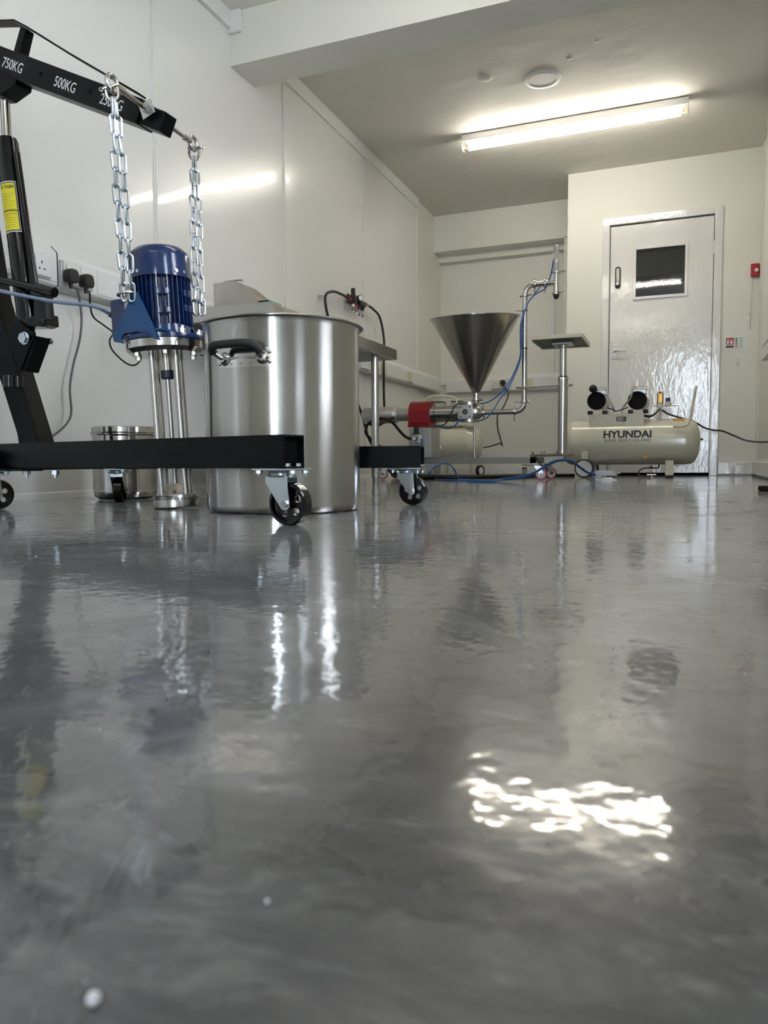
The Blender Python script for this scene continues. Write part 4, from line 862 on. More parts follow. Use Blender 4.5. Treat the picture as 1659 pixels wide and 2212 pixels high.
# ------------------------------------------------------------------ piston filling machine
FY = 4.75
t = thing('filling_machine', 'stainless piston filling machine with large conical hopper on a wheeled steel frame', 'machine', (-1.25, FY, 0))
fm = t
q = MB(); q.box((-1.88, FY-0.02, 0.106), (-0.845, FY+0.02, 0.146), 0.002); q.box((-1.88, FY+0.24, 0.106), (-0.845, FY+0.28, 0.146), 0.002); q.box((-1.90, FY-0.02, 0.106), (-1.86, FY+0.28, 0.146), 0.002); q.box((-0.885, FY-0.02, 0.106), (-0.845, FY+0.28, 0.146), 0.002); q.build('frame', FRAMES, t)
# pedestal box
q = MB(); x0, x1 = (-1.6701,4.7000,0.2670)[0], (-1.5180,4.7000,0.2646)[0]; q.box((x0, 4.66, 0.1465), (x1, 4.86, (-1.6238,4.6800,0.3390)[2]), 0.003); q.build('pedestal', ALU, t)
B_('pedestal_foot', ALU, t, 'box', ((-1.6474,4.6800,0.0824)[0], 4.68, 0.035), ((-1.5087,4.6800,0.0820)[0], 4.84, 0.1055), 0.003)
cz = 0.425; PZ = V((-1.6477,4.7500,0.4378))[2]
def hx_(name, m, xa, xb, r, y=FY, z=None, n=36, par=None, r1=None):
    xa_, xb_ = xa, xb; q = MB(); q.cyl((xa_, y, z if z is not None else PZ), (xb_, y, z if z is not None else PZ), r, r1, n); return q.build(name, m, par or t)
pxs = [(-2.0323,4.7500,0.4487)[0], (-1.7802,4.7500,0.4415)[0], (-1.7669,4.7500,0.4412)[0], (-1.6806,4.7500,0.4387)[0], (-1.5339,4.7500,0.4345)[0], (-1.5049,4.7500,0.4337)[0], (-1.3368,4.7500,0.4289)[0], (-1.2435,4.7500,0.4262)[0]]
ac = MB(); ac.lathe([(0, 0), (0.045, 0), (0.055, 0.008), (0.056, 0.03), (0.056, pxs[1]-pxs[0]-0.02), (0.051, pxs[1]-pxs[0]-0.012), (0.054, pxs[1]-pxs[0]-0.006), (0.052, pxs[1]-pxs[0]), (0, pxs[1]-pxs[0])], (pxs[0], FY, PZ), (1, 0, 0), 44); ac.build('air_cylinder', ALU, t)
hx_('cylinder_neck', ALU, pxs[1], pxs[3]+0.01, 0.044)
q = MB(); pr_ = []
for i in range(19): a = pi*i/18; pr_.append((FY+0.079*cos(a), PZ+0.006+0.079*sin(a)))
pr_ += [(FY-0.079, PZ-0.055), (FY-0.085, PZ-0.088), (FY+0.085, PZ-0.088), (FY+0.079, PZ-0.055)]
q.prism(pr_, pxs[3], pxs[4], 'YZ', 0.002); rb = q.build('red_saddle', RED, t)
rb['label'] = 'red anodised clamp saddle'
hx_('end_ring', STEEL, pxs[4], pxs[4]+0.022, 0.062); hx_('end_ring', STEEL, pxs[4]+0.024, pxs[5]+0.004, 0.057)
hx_('product_cylinder', STEEL, pxs[5]+0.004, pxs[6], 0.054); hx_('product_cylinder_clamp', STEELM, pxs[6]-0.055, pxs[6]-0.045, 0.0575)
q = MB(); bx0, bx1_ = pxs[6], pxs[7]+0.004; bz0, bz1 = (-1.2716,4.6600,0.3926)[2], (-1.2717,4.6600,0.4839)[2]
q.box((bx0, FY-0.09, bz0), (bx1_, FY+0.02, bz1), 0.003); vb = q.build('valve_block', ALU, t)
cxv = (bx0+bx1_)/2; czv = (bz0+bz1)/2; yv = FY-0.09
q = MB(); q.lathe([(0.0, 0), (0.015, 0), (0.017, 0.002), (0.0, 0.003)], (cxv, yv, czv), (0, -1, 0), 28); q.build('round_port', IRON, vb)
q = MB(); q.lathe([(0.0, 0), (0.006, 0), (0.006, 0.004), (0, 0.004)], (cxv, yv-0.002, czv), (0, -1, 0), 16); q.build('port_screw', STEELM, vb)
for sx_ in (-1, 1):
    for sz_ in (-1, 1): q = MB(); q.cyl((cxv+sx_*0.031, yv, czv+sz_*0.031), (cxv+sx_*0.031, yv-0.002, czv+sz_*0.031), 0.005, n=12); q.build('socket_screw', IRON, vb)
q = MB(); q.lathe([(0, bz1), (0.055, bz1), (0.055, bz1+0.018), (0, bz1+0.018)], (cxv+0.012, FY-0.035, 0), (0, 0, 1), 40); q.build('top_flange', STEELM, t)
q = MB(); q.lathe([(0, bz0-0.018), (0.055, bz0-0.018), (0.055, bz0), (0, bz0)], (cxv+0.012, FY-0.035, 0), (0, 0, 1), 40); q.build('bottom_flange', STEELM, t)
q = MB(); q.lathe([(0, 0), (0.05, 0), (0.048, 0.02), (0.03, 0.042), (0.02, 0.045), (0, 0.045)], (bx1_, FY-0.02, PZ), (1, 0, 0), 36); q.build('valve_dome', STEELM, t)
q = MB(); rx = (-1.2423,4.7000,0.2602)[0]; q.cyl((rx, 4.72, 0.155), (rx, 4.72, bz0-0.018), 0.0065, n=12); q.lathe([(0, 0.1465), (0.011, 0.1465), (0.009, 0.165), (0, 0.165)], (rx, 4.72, 0), (0, 0, 1), 16); q.build('support_rod', STEELM, t)
# hopper
hc = V((-1.2376,4.7500,0.5305)); hr = ((-0.9543,4.7500,1.0067)[0]-(-1.5232,4.7500,1.0488)[0])/2*1.0; hx0 = ((-0.9543,4.7500,1.0067)[0]+(-1.5232,4.7500,1.0488)[0])/2
ht = (-1.2357,4.7500,1.0334)[2]; hb = (-1.2438,4.7500,0.5635)[2]; hcx = hc.x*0.5+hx0*0.5
R0 = hr*0.985; 
q = MB(); q.lathe([(0.0215, hb), (R0, ht), (R0+0.009, ht+0.001), (R0+0.0095, ht+0.005), (R0+0.002, ht+0.006), (R0-0.002, ht+0.002), (0.0195, hb+0.002), (0.0215, hb)], (hcx, FY+0.085*hb, 0), (0, -0.085, 1), 96, False); q.build('hopper', HOPST, t)
q = MB(); q.lathe([(0, bz1+0.018), (0.022, bz1+0.018), (0.022, hb+0.004), (0, hb+0.004)], (hcx, FY, 0), (0, 0, 1), 32); q.build('hopper_neck', STEELM, t)
q = MB(); q.lathe([(0, 0), (0.032, 0), (0.034, 0.005), (0.034, 0.012), (0.032, 0.017), (0, 0.017)], (hcx, FY, bz1+0.026), (0, 0, 1), 32); q.cyl((hcx+0.03, FY-0.01, bz1+0.034), (hcx+0.05, FY-0.02, bz1+0.034), 0.009, n=12); q.build('union_nut', STEEL, t)
# product pipe: out of the valve, elbow, riser, swan neck, nozzle
pz = (-1.0819,4.7500,0.4364)[2]; px0 = bx1_+0.04; ex_ = (-0.9262,4.7500,0.5192)[0]; er = 0.055
arc = lambda cx_, cz_, r_, a0_, a1_, n=8: [(cx_+r_*cos(a0_+(a1_-a0_)*i/n), FY, cz_+r_*sin(a0_+(a1_-a0_)*i/n)) for i in range(n+1)]
tz = (-0.8514,4.7500,1.2208)[2]; nx_ = (-0.7325,4.7500,1.2772)[0]
pr1 = 0.0165
q = MB(); q.tube([(px0, FY, pz), (ex_-er-0.001, FY, pz)]+arc(ex_-er, pz+er, er, -pi/2, 0)+[(ex_, FY, pz+er+0.001), (ex_, FY, tz-0.061)], pr1, 20, 1); q.build('riser_pipe', STEELM, t)
q = MB(); q.tube([(ex_, FY, tz-0.062)]+arc(ex_+0.06, tz-0.06, 0.06, pi, pi/2)+[(nx_, FY, tz)], pr1, 20, 1); q.build('swan_neck', STEEL, t)
def clamp(c, ax, name='pipe_clamp', wing=None):
    c = V(c); ax = V(ax); q = MB(); q.lathe([(0, -0.009), (0.024, -0.007), (0.026, 0), (0.024, 0.007), (0, 0.009)], c, ax, 28)
    o_ = q.build(name, STEEL, fm); wv = V(wing).normalized()
    q = MB(); q.cyl(c+wv*0.02, c+wv*0.042, 0.0045, n=10); side = ax.cross(wv).normalized() if abs(ax.dot(wv)) < 0.9 else Vector((0, 1, 0))
    q.obox(c+wv*0.042-side*0.002, c+wv*0.058-side*0.014, 0.005, 0.010, 0.002, side=ax); q.obox(c+wv*0.042+side*0.002, c+wv*0.058+side*0.014, 0.005, 0.010, 0.002, side=ax); q.build('wing_nut', STEEL, o_)
    q = MB(); q.cyl(c-wv*0.018, c-wv*0.034, 0.007, n=10); q.build('clamp_hinge', STEEL, o_)
clamp((px0+0.01, FY, pz), (1, 0, 0), wing=(0, -0.3, 1)); clamp((px0+0.012, FY-0.002, pz), (1, 0, 0), wing=(0.2, -0.2, -1)) if False else None
clamp((ex_-er-0.004, FY, pz), (1, 0, 0), wing=(0, -0.3, -1)); clamp((ex_, FY, pz+er+0.004), (0, 0, 1), wing=(-1, -0.2, 0)); clamp((ex_, FY, tz-0.064), (0, 0, 1), wing=(1, -0.4, 0))
clamp((ex_+0.062, FY, tz), (1, 0, 0), wing=(0, -0.3, -1)); clamp((ex_+0.125, FY, tz), (1, 0, 0), wing=(0, -0.3, -1))
zz = lambda y: None
nz = [(-0.7341,4.7500,1.4451)[2], (-0.7338,4.7500,1.4143)[2], (-0.7333,4.7500,1.3612)[2], (-0.7330,4.7500,1.3360)[2], (-0.7325,4.7500,1.2828)[2], (-0.7313,4.7500,1.1536)[2], (-0.7310,4.7500,1.1198)[2]]
q = MB(); q.lathe([(0, nz[0]), (0.012, nz[0]), (0.018, nz[0]-0.004), (0.018, nz[1]), (0, nz[1])], (nx_, FY, 0), (0, 0, 1), 8); q.build('nozzle_cap', ALU, t)
q = MB(); q.cyl((nx_, FY, nz[1]), (nx_, FY, nz[2]), 0.0135); q.build('nozzle_rod_tube', STEEL, t)
q = MB(); q.lathe([(0, nz[3]), (0.016, nz[3]), (0.018, nz[3]+0.006), (0.018, nz[2]), (0, nz[2])], (nx_, FY, 0), (0, 0, 1), 24); q.build('nozzle_collar', ALU, t)
q = MB(); q.cyl((nx_, FY, nz[3]), (nx_, FY, nz[5]), 0.0175, n=28); q.build('nozzle_body', STEEL, t)
clamp((nx_, FY, nz[4]), (0, 0, 1), wing=(1, -0.2, 0)); clamp((nx_, FY, nz[5]), (0, 0, 1), wing=(0.7, -0.7, 0))
q = MB(); q.lathe([(0, nz[6]), (0.010, nz[6]), (0.018, nz[6]+0.014), (0.018, nz[5]), (0, nz[5])], (nx_, FY, 0), (0, 0, 1), 24); q.build('nozzle_tip', IRON, t)
q = MB(); q.tube([(nx_+0.055, FY-0.01, nz[4]+0.001), (nx_+0.075, FY-0.01, nz[4]+0.004)], 0.006, 8, 1)
# column with weighing platform
kx_, ky = (-0.6640,4.6000,0.3876)[0], 4.60
z815, z740, z978 = (-0.6677,4.6000,0.6173)[2], (-0.6696,4.6000,0.8015)[2], (-0.6632,4.6000,0.1676)[2]
q = MB(); q.cyl((kx_, ky, z978), (kx_, ky, z815), 0.0285, n=32); q.build('column', STEELM, t)
q = MB(); q.lathe([(0, z815-0.014), (0.032, z815-0.014), (0.032, z815+0.004), (0.026, z815+0.010), (0, z815+0.010)], (kx_, ky, 0), (0, 0, 1), 32); q.build('column_collar', STEEL, t)
q = MB(); q.cyl((kx_, ky, z815), (kx_, ky, z740+0.02), 0.0205, n=28); q.build('inner_column', STEELM, t)
pz_ = (-0.6616,4.4500,0.8441)[2]
q = MB(); q.box((-0.825, 4.43, pz_-0.006), (-0.530, 4.80, pz_+0.006), 0.004); 
q.box((-0.825, 4.43, pz_-0.022), (-0.818, 4.80, pz_-0.006), 0.001); q.box((-0.537, 4.43, pz_-0.022), (-0.530, 4.80, pz_-0.006), 0.001); q.box((-0.818, 4.793, pz_-0.022), (-0.537, 4.80, pz_-0.006), 0.001); q.box((-0.825, 4.424, pz_-0.016), (-0.530, 4.4295, pz_+0.006), 0.002); plat = q.build('platform', CREAMD, t)
q = MB(); q.box((-0.812, 4.436, pz_-0.012), (-0.543, 4.790, pz_-0.0065)); q.build('platform_underside', IRON, plat)
q = MB(); q.box((kx_-0.06, ky-0.05, pz_-0.034), (kx_+0.06, ky+0.05, pz_-0.0125), 0.004); q.lathe([(0, z740), (0.030, z740), (0.03, pz_-0.03), (0, pz_-0.03)], (kx_, ky, 0), (0, 0, 1), 20); q.build('platform_bracket', STEELM, t)
q = MB(); q.obox((ex_-0.04, FY-0.02, (-0.9533,4.7000,0.5828)[2]), (kx_+0.05, ky, (-0.6264,4.6000,0.5741)[2]), 0.04, 0.010, 0.002, side=(0, 0.8, 0)); q.build('tie_plate', STEELM, t)
q = MB(); q.obox((-0.845, 4.73, z978-0.012), (kx_+0.035, 4.60, z978-0.008), 0.11, 0.016, 0.002, side=(0, 1, 0)); ba = q.build('column_base', STEELM, t)
for dx, dy in ((-0.03, -0.03), (0.03, -0.03), (-0.11, 0.02), (-0.13, 0.02)): q = MB(); q.hex((kx_+dx, ky+dy, z978), (kx_+dx, ky+dy, z978+0.012), 0.006); q.build('bolt', STEEL, ba)
q = MB(); q.box((-0.93, FY-0.03, 0.092), (-0.80, FY+0.02, 0.106), 0.002); q.build('caster_bracket', STEELM, t)
# red wheeled castors
def red_caster(x, y, yaw):
    cst = MB(); cst.box((-0.038, -0.03, -0.004), (0.038, 0.03, 0), 0.001); o = cst.build('caster', STEELM, t); c = Vector((0.022, 0, -0.066))
    q = MB(); q.prism([(-0.03, -0.005), (0.022, -0.005), (0.036, -0.06), (0.028, -0.074), (0.016, -0.074)], -0.019, -0.0165, 'XZ', 0.0005); q.prism([(-0.03, -0.005), (0.022, -0.005), (0.036, -0.06), (0.028, -0.074), (0.016, -0.074)], 0.0165, 0.019, 'XZ', 0.0005); q.box((-0.03, -0.0165, -0.011), (0.022, 0.0165, -0.0045)); q.build('fork', STEELM, o)
    q = MB(); q.lathe([(0.030, -0.0115), (0.036, -0.0115), (0.0375, -0.008), (0.0375, 0.008), (0.036, 0.0115), (0.030, 0.0115), (0.030, -0.0115)], c, (0, 1, 0), 40, False); q.build('tyre', REDW, o)
    q = MB(); q.lathe([(0, -0.013), (0.012, -0.013), (0.014, -0.007), (0.0298, -0.007), (0.0298, 0.007), (0.014, 0.007), (0.012, 0.013), (0, 0.013)], c, (0, 1, 0), 32); q.build('wheel_hub', WHITEP, o)
    q = MB(); q.cyl(c+Vector((0, -0.024, 0)), c+Vector((0, 0.024, 0)), 0.006, n=12); q.build('axle', IRON, o)
    o.location = Vector((x, y, 0.1055))-t.location; o.rotation_euler = (0, 0, radians(yaw)); return o
red_caster(-0.84, 4.75, 12); red_caster(-0.815, 4.99, 35); red_caster(-1.875, 4.76, 200); red_caster(-1.875, 5.0, 170)
# regulator on the pedestal with gauge
rg = V((-1.5994,4.6000,0.2696)); q = MB(); q.box(rg-Vector((0.024, 0.02, 0.03)), rg+Vector((0.024, 0.025, 0.028)), 0.003); rgo = q.build('pressure_regulator', ALU, t)
q = MB(); q.lathe([(0, 0.028), (0.026, 0.028), (0.026, 0.036), (0.016, 0.038), (0.016, 0.082), (0.014, 0.086), (0, 0.086)], rg, (0, 0, 1), 24); q.build('regulator_knob', BLACKM, rgo)
q = MB(); q.cyl(rg+Vector((-0.002, -0.02, 0.002)), rg+Vector((-0.002, -0.034, 0.002)), 0.016, n=24); q.build('gauge', IRON, rgo)
q = MB(); q.cyl(rg+Vector((-0.002, -0.0345, 0.002)), rg+Vector((-0.002, -0.0355, 0.002)), 0.0135, n=24); q.build('dial', WHITEI, rgo)
q = MB(); q.obox(rg+Vector((-0.006, -0.036, -0.003)), rg+Vector((0.005, -0.036, 0.008)), 0.001, 0.002, side=(0, 1, 0)); q.build('needle', INK, rgo)
q = MB(); q.cyl(rg+Vector((-0.024, 0, 0)), rg+Vector((-0.042, 0, 0)), 0.008, n=12); q.build('hose_tail', BRASS, rgo)
q = MB(); q.cyl(rg+Vector((0.035, 0, 0.0)), rg+Vector((0.035, 0, 0.02)), 0.006, n=12); q.build('elbow_fitting', WHITEP, rgo)
q = MB(); q.tube([rg+Vector((-0.040, 0, 0)), (-1.6626,4.5800,0.2821), (-1.6904,4.5600,0.3120), (-1.7199,4.5200,0.3619), (-1.7441,4.5000,0.3853), (-1.7969,4.5200,0.4025), (-1.8677,4.5500,0.3968), (-1.9318,4.6000,0.3764), (-1.9699,4.6500,0.3577), (-2.0093,4.7500,0.3054), (-1.93, 4.85, 0.20), (-1.90, 4.9, 0.06), (-1.75, 4.92, 0.012)], 0.0095, 12); q.build('air_hose', RUBBER, t)
q = MB(); q.tube([(-1.9402,4.6200,0.3774), (-1.8886,4.6000,0.3570), (-1.8468,4.6200,0.3752), (-1.8193,4.6600,0.4039), (-1.7948,4.7000,0.4145)], 0.0085, 12); q.build('air_hose', RUBBER, t)
q = MB(); q.tube([rg+Vector((0.035, 0, 0.0)), (-1.5547,4.5800,0.2177), (-1.5648,4.6000,0.1581)], 0.0055, 8); q.build('blue_tube', HOSEB, t)
# thin black tube from saddle to valve head and blue tubes
q = MB(); q.tube([(-1.3085,4.6600,0.4910), (-1.3273,4.6400,0.4903), (-1.3521,4.6300,0.4669), (-1.3736,4.6300,0.4204), (-1.4014,4.6400,0.3772), (-1.4388,4.6500,0.3548), (-1.4860,4.6600,0.3563)], 0.0042, 8); q.build('black_tube', BLACKM, t)
q = MB(); q.tube([(-1.4859,4.6500,0.3529), (-1.4326,4.6300,0.3419), (-1.3830,4.6200,0.3345), (-1.3461,4.6200,0.3484), (-1.3244,4.6300,0.3749), (-1.3084,4.6600,0.3847)], 0.0042, 8); q.build('blue_tube', HOSEB, t)
q = MB(); q.tube([(-1.2041,4.6800,0.4888), (-1.1508,4.6600,0.4915), (-1.1032,4.6600,0.5131), (-1.0524,4.6700,0.5583), (-1.0100,4.6900,0.6160), (-0.9793,4.7100,0.6859), (-0.9526,4.7200,0.7605), (-0.9424,4.7250,0.8353), (-0.9440,4.7300,0.9366), (-0.9386,4.7300,1.0078), (-0.9130,4.7300,1.0857), (-0.8874,4.7300,1.1291), (-0.8531,4.7300,1.1573), (-0.8189,4.7300,1.1741), (-0.7963,4.7300,1.1834), (-0.7813,4.7400,1.2235), (-0.7628,4.7450,1.2790), (-0.7494,4.7450,1.3617)], 0.0042, 8); q.build('blue_tube', HOSEB, t)
q = MB(); q.tube([(-1.2159,4.6800,0.3745), (-1.1625,4.6600,0.3898), (-1.1326,4.6600,0.4094), (-1.0970,4.6600,0.4549), (-1.0640,4.6700,0.5124), (-1.0193,4.6800,0.5693), (-0.9953,4.6900,0.6182), (-0.9648,4.7100,0.6967), (-0.9429,4.7150,0.7766), (-0.9474,4.7200,0.8637), (-0.9452,4.7200,0.9780), (-0.9139,4.7200,1.0754), (-0.8940,4.7200,1.1164), (-0.8684,4.7200,1.1425), (-0.8457,4.7200,1.1744), (-0.8268,4.7250,1.1963)], 0.0042, 8); q.build('blue_tube', HOSEB, t)
for y_ in (672, 753): pass
for z_ in ((-0.9313,4.7500,1.0623)[2], (-0.9297,4.7500,0.8293)[2]):
    q = MB(); q.lathe([(0.0167, -0.003), (0.0185, -0.003), (0.0185, 0.003), (0.0167, 0.003), (0.0167, -0.003)], (ex_, FY, z_), (0, 0, 1), 20, False)
    if z_ > 0.9: q.tube([(ex_-0.018, FY-0.005, z_), (ex_-0.055, FY-0.015, z_+0.004)], 0.0018, 6, 1)
    q.build('cable_tie', BLACKM, t)

# ------------------------------------------------------------------ the small cream compressor in the corner
t = thing('small_air_compressor', 'small cream air compressor with a looped handle, half hidden behind the filling machine', 'compressor', (-1.75, 5.95, 0))
cc = V((0, 5.95, 0.265)); xa, xb = -2.02, -1.50; rr = 0.155
q = MB(); L = xb-xa; q.lathe([(0, 0), (rr*0.45, 0.006), (rr*0.75, 0.028), (rr*0.93, 0.062), (rr, 0.105), (rr, L-0.105), (rr*0.93, L-0.062), (rr*0.75, L-0.028), (rr*0.45, L-0.006), (0, L)], (xa, cc.y, cc.z), (1, 0, 0), 56); tk = q.build('tank', CREAM, t)
q = MB(); q.cyl(V((-1.8238,5.8300,0.2359)), V((-1.8128,5.7950,0.2352)), 0.012, n=16); q.build('bung', STEEL, tk)
q = MB(); hzt = (-1.8233,5.8300,0.6439)[2]; q.tube([(-1.9495,5.8400,0.5251), (-1.9500,5.8300,0.5922), (-1.9340,5.8300,0.6292), (-1.8942,5.8300,0.6465), (-1.8037,5.8300,0.6468), (-1.7219,5.8300,0.6401), (-1.6871,5.8300,0.6166), (-1.6793,5.8300,0.5720), ((-1.6793,5.8300,0.5535)[0], 5.84, 0.40)], 0.0105, 12); q.build('handle', CREAM, t)
q = MB(); q.box((-2.00, 5.84, 0.405), (-1.62, 6.06, 0.425), 0.003); q.build('pump_deck', CREAM, t)
for xm in (-1.86, -1.70):
    q = MB(); q.cyl((xm-0.055, 5.93, 0.50), (xm+0.055, 5.93, 0.50), 0.058, n=28); pb = q.build('pump', ALU, t)
    q = MB(); q.box((xm-0.05, 5.88, 0.55), (xm+0.05, 5.98, 0.60), 0.003); hd_ = q.build('cylinder_head', ALU, pb)
    for k in range(6): q = MB(); q.box((xm-0.045+k*0.0165, 5.878, 0.602), (xm-0.041+k*0.0165, 5.982, 0.612)); q.build('fin', IRON, hd_)
q = MB(); q.box((-1.58, 5.86, 0.39), (-1.545, 5.92, 0.43), 0.003); q.cyl((-1.60, 5.84, 0.41), (-1.53, 5.84, 0.40), 0.02, n=20); q.build('silencer', CREAMD, t)
for x in (-1.965, -1.515):
    q = MB(); wr_ = 0.044; q.lathe([(wr_*0.72, -0.014), (wr_*0.95, -0.014), (wr_, -0.008), (wr_, 0.008), (wr_*0.95, 0.014), (wr_*0.72, 0.014), (wr_*0.72, -0.014)], (x+0.02, 5.86, wr_+0.0005), (0.92, -0.4, 0), 32, False); wo = q.build('wheel', RUBBER, t)
    q = MB(); q.lathe([(0, -0.010), (wr_*0.70, -0.010), (wr_*0.70, 0.010), (0, 0.010)], (x+0.02, 5.86, wr_+0.0005), (0.92, -0.4, 0), 28); q.build('wheel_hub', WHITEP, wo)
for x in (-1.98, -1.80, -1.58): q = MB(); q.box((x-0.015, 5.90, 0.02 if x != -1.80 else 0.001), (x+0.015, 5.94, 0.135), 0.002); q.build('foot_bracket', CREAM, t)

# ------------------------------------------------------------------ the big compressor
t = thing('air_compressor', 'large cream twin-pump air compressor with lettering on its tank, in front of the white door', 'compressor', (-0.30, 5.62, 0))
CY, CR, CZ = 5.62, 0.160, 0.250
xa = (-0.8143,5.6200,0.2408)[0]; xb = (0.1280,5.6200,0.2278)[0]; L = xb-xa
q = MB(); q.lathe([(0, 0), (CR*0.4, 0.004), (CR*0.7, 0.018), (CR*0.88, 0.036), (CR*0.97, 0.058), (CR, 0.082), (CR+0.0012, 0.083), (CR+0.0012, 0.089), (CR, 0.090), (CR, L-0.104), (CR+0.0012, L-0.103), (CR+0.0012, L-0.097), (CR, L-0.096), (CR*0.97, L-0.06), (CR*0.88, L-0.036), (CR*0.7, L-0.018), (CR*0.4, L-0.004), (0, L)], (xa, CY, CZ), (1, 0, 0), 80); tk = q.build('tank', CREAM, t)
q = MB(); q.cyl((xb-0.002, CY, 0.265), (xb+0.016, CY, 0.265), 0.009, n=6); q.build('end_bung', BRASS, tk)
def tank_text(s, px_x, z0, size, m, sx, bold, space=1.0):
    # wrap the lettering round the tank: build flat, then bend about the axis
    M = basis((0, 0, 0), (1, 0, 0), (0, 0, 1)); o = text(s, size, m, 'lettering', tk, M, sx=sx, bold=bold, ext=0.0004, space=space)
    bmj = bmesh.new(); bmj.from_mesh(o.data)
    for k in range(-8, 9):
        bmesh.ops.bisect_plane(bmj, geom=bmj.verts[:]+bmj.edges[:]+bmj.faces[:], plane_co=(0, 0, k*0.005+0.0001), plane_no=(0, 0, 1))
    bmj.to_mesh(o.data); bmj.free()
    for v in o.data.vertices:
        z = v.co.z+z0-CZ; a = math.asin(max(-1, min(1, z/CR))); rad = CR+0.0009-v.co.y
        v.co = Vector((v.co.x+px_x, CY-rad*cos(a), CZ+rad*sin(a)))
    return o
tank_text('HYUNDAI', (-0.3463,5.4700,0.3024)[0], 0.300, 0.068, INK, 1.06, 0.0026, 1.0)
tank_text('SUPER SILENT OIL-FREE', (-0.3456,5.4700,0.2606)[0], 0.259, 0.030, INKG, 0.99, 0.0, 1.0)
q = MB(); ax_ = (-0.2262,5.5000,0.1536); q.prism([(ax_[0]-0.016, 0.155), (ax_[0]+0.016, 0.155), (ax_[0]+0.016, 0.135), (ax_[0]+0.007, 0.135), (ax_[0]+0.005, 0.125), (ax_[0]-0.006, 0.127), (ax_[0]-0.008, 0.136), (ax_[0]-0.016, 0.136)], CY-0.148, CY-0.12, 'XZ'); q.build('warning_sticker', ORANGE, tk)
q = MB()
xs = ((-0.0538,5.5500,0.3821)[0], (0.0205,5.5500,0.3803)[0]); vs = []; fs = []
for i in range(7):
    a = radians(60+i*5.5); 
    for x in xs: vs += [(x, CY-(CR+0.0002)*cos(a), CZ+(CR+0.0002)*sin(a)), (x, CY-(CR+0.0012)*cos(a), CZ+(CR+0.0012)*sin(a))]
for i in range(6): k = i*4; fs += [(k+1, k+3, k+7, k+5), (k, k+4, k+6, k+2), (k, k+1, k+5, k+4), (k+2, k+6, k+7, k+3)]
q.add(vs, fs); q.build('warning_sticker', ORANGE, tk)
# deck with two pumps
dx0, dx1 = (-0.6078,5.5030,0.4166)[0], (-0.2397,5.5030,0.4070)[0]; dz1 = (-0.4282,5.5030,0.4475)[2]
q = MB(); q.box((dx0, 5.503, 0.362), (dx1, 5.71, dz1), 0.002); dk = q.build('pump_deck', CREAM, t)
q = MB(); pc = (-0.3903,5.5030,0.4109); q.box((pc[0]-0.033, 5.500, pc[2]-0.016), (pc[0]+0.033, 5.5028, pc[2]+0.016), 0.0005); pn = q.build('rating_plate', BLACKM, dk)
for k in range(3): q = MB(); q.box((pc[0]-0.024, 5.4992, pc[2]+0.006-k*0.008), (pc[0]+0.012+0.012*(k % 2), 5.4999, pc[2]+0.009-k*0.008)); q.build('printed_line', WHITEI, pn)
for sx_ in (0.04, 0.21): q = MB(); q.cyl((dx0+sx_+0.03, 5.5028, dz1-0.008), (dx0+sx_+0.03, 5.499, dz1-0.008), 0.004, n=10); q.build('deck_screw', STEEL, dk)
for i, pxv in enumerate((1288.5, 1376.5)):
    c = V((-0.5597,5.5000,0.5424)) if i == 0 else V((-0.2859,5.5000,0.5360))
    q = MB(); q.lathe([(0, 0), (0.060, 0), (0.060, 0.05), (0.052, 0.12), (0.052, 0.2), (0, 0.2)], c+Vector((0.004, 0.012, 0)), (0.10, 1, 0), 36); pm_ = q.build('pump', ALU, t)
    q = MB(); q.lathe([(0.056, 0), (0.062, 0.0), (0.064, 0.006), (0.064, 0.022), (0.056, 0.022), (0.056, 0)], c+Vector((0, -0.012, 0)), (0, 1, 0), 40, False); q.lathe([(0, 0.004), (0.015, 0.004), (0.015, 0.018), (0, 0.018)], c+Vector((0, -0.012, 0)), (0, 1, 0), 24)
    q.lathe([(0, 0.019), (0.057, 0.019), (0.057, 0.022), (0, 0.022)], c+Vector((0, -0.012, 0)), (0, 1, 0), 32)
    for k in range(22): a = 2*pi*k/22; v = Vector((cos(a), 0, sin(a))); q.obox(c+v*0.014+Vector((0, -0.006, 0)), c+v*0.057+Vector((0, -0.006, 0)), 0.002, 0.0045, side=(0, 1, 0))
    q.build('fan_grille', FANM, pm_)
    q = MB(); q.prism([(c.x-0.038, c.z+0.045), (c.x+0.060, c.z+0.045), (c.x+0.055, c.z+0.078), (c.x-0.030, c.z+0.078)], c.y+0.01, c.y+0.1, 'XZ', 0.003); q.build('cylinder_body', ALU, pm_)
    q = MB(); q.box((c.x-0.030, c.y+0.005, c.z+0.078), (c.x+0.058, c.y+0.1, c.z+0.089), 0.002); hd_ = q.build('cylinder_head', ALU, pm_)
    for k in range(7): q = MB(); q.cyl((c.x-0.024+k*0.013, c.y+0.02+0.03*(k % 2), c.z+0.089), (c.x-0.024+k*0.013, c.y+0.02+0.03*(k % 2), c.z+0.1), 0.003, n=8); q.build('head_bolt', STEEL, pm_)
    if i == 0: q = MB(); q.ball(c+Vector((-0.024, -0.01, 0.086)), 0.028, 20, (1, 1, 1)); q.cyl(c+Vector((-0.024, 0.0, 0.086)), c+Vector((0.0, 0.02, 0.080)), 0.014); q.build('air_filter', BLACKM, pm_)
    else: q = MB(); q.cyl(c+Vector((-0.018, 0.01, 0.088)), c+Vector((-0.018, 0.01, 0.10)), 0.008, n=12); q.build('brass_elbow', BRASS, pm_)
    for dx in (-0.045, 0.055): q = MB(); q.box((c.x+dx-0.016, c.y+0.0, dz1), (c.x+dx+0.016, c.y+0.06, dz1+0.026), 0.003); q.build('rubber_mount', RUBBER, pm_)
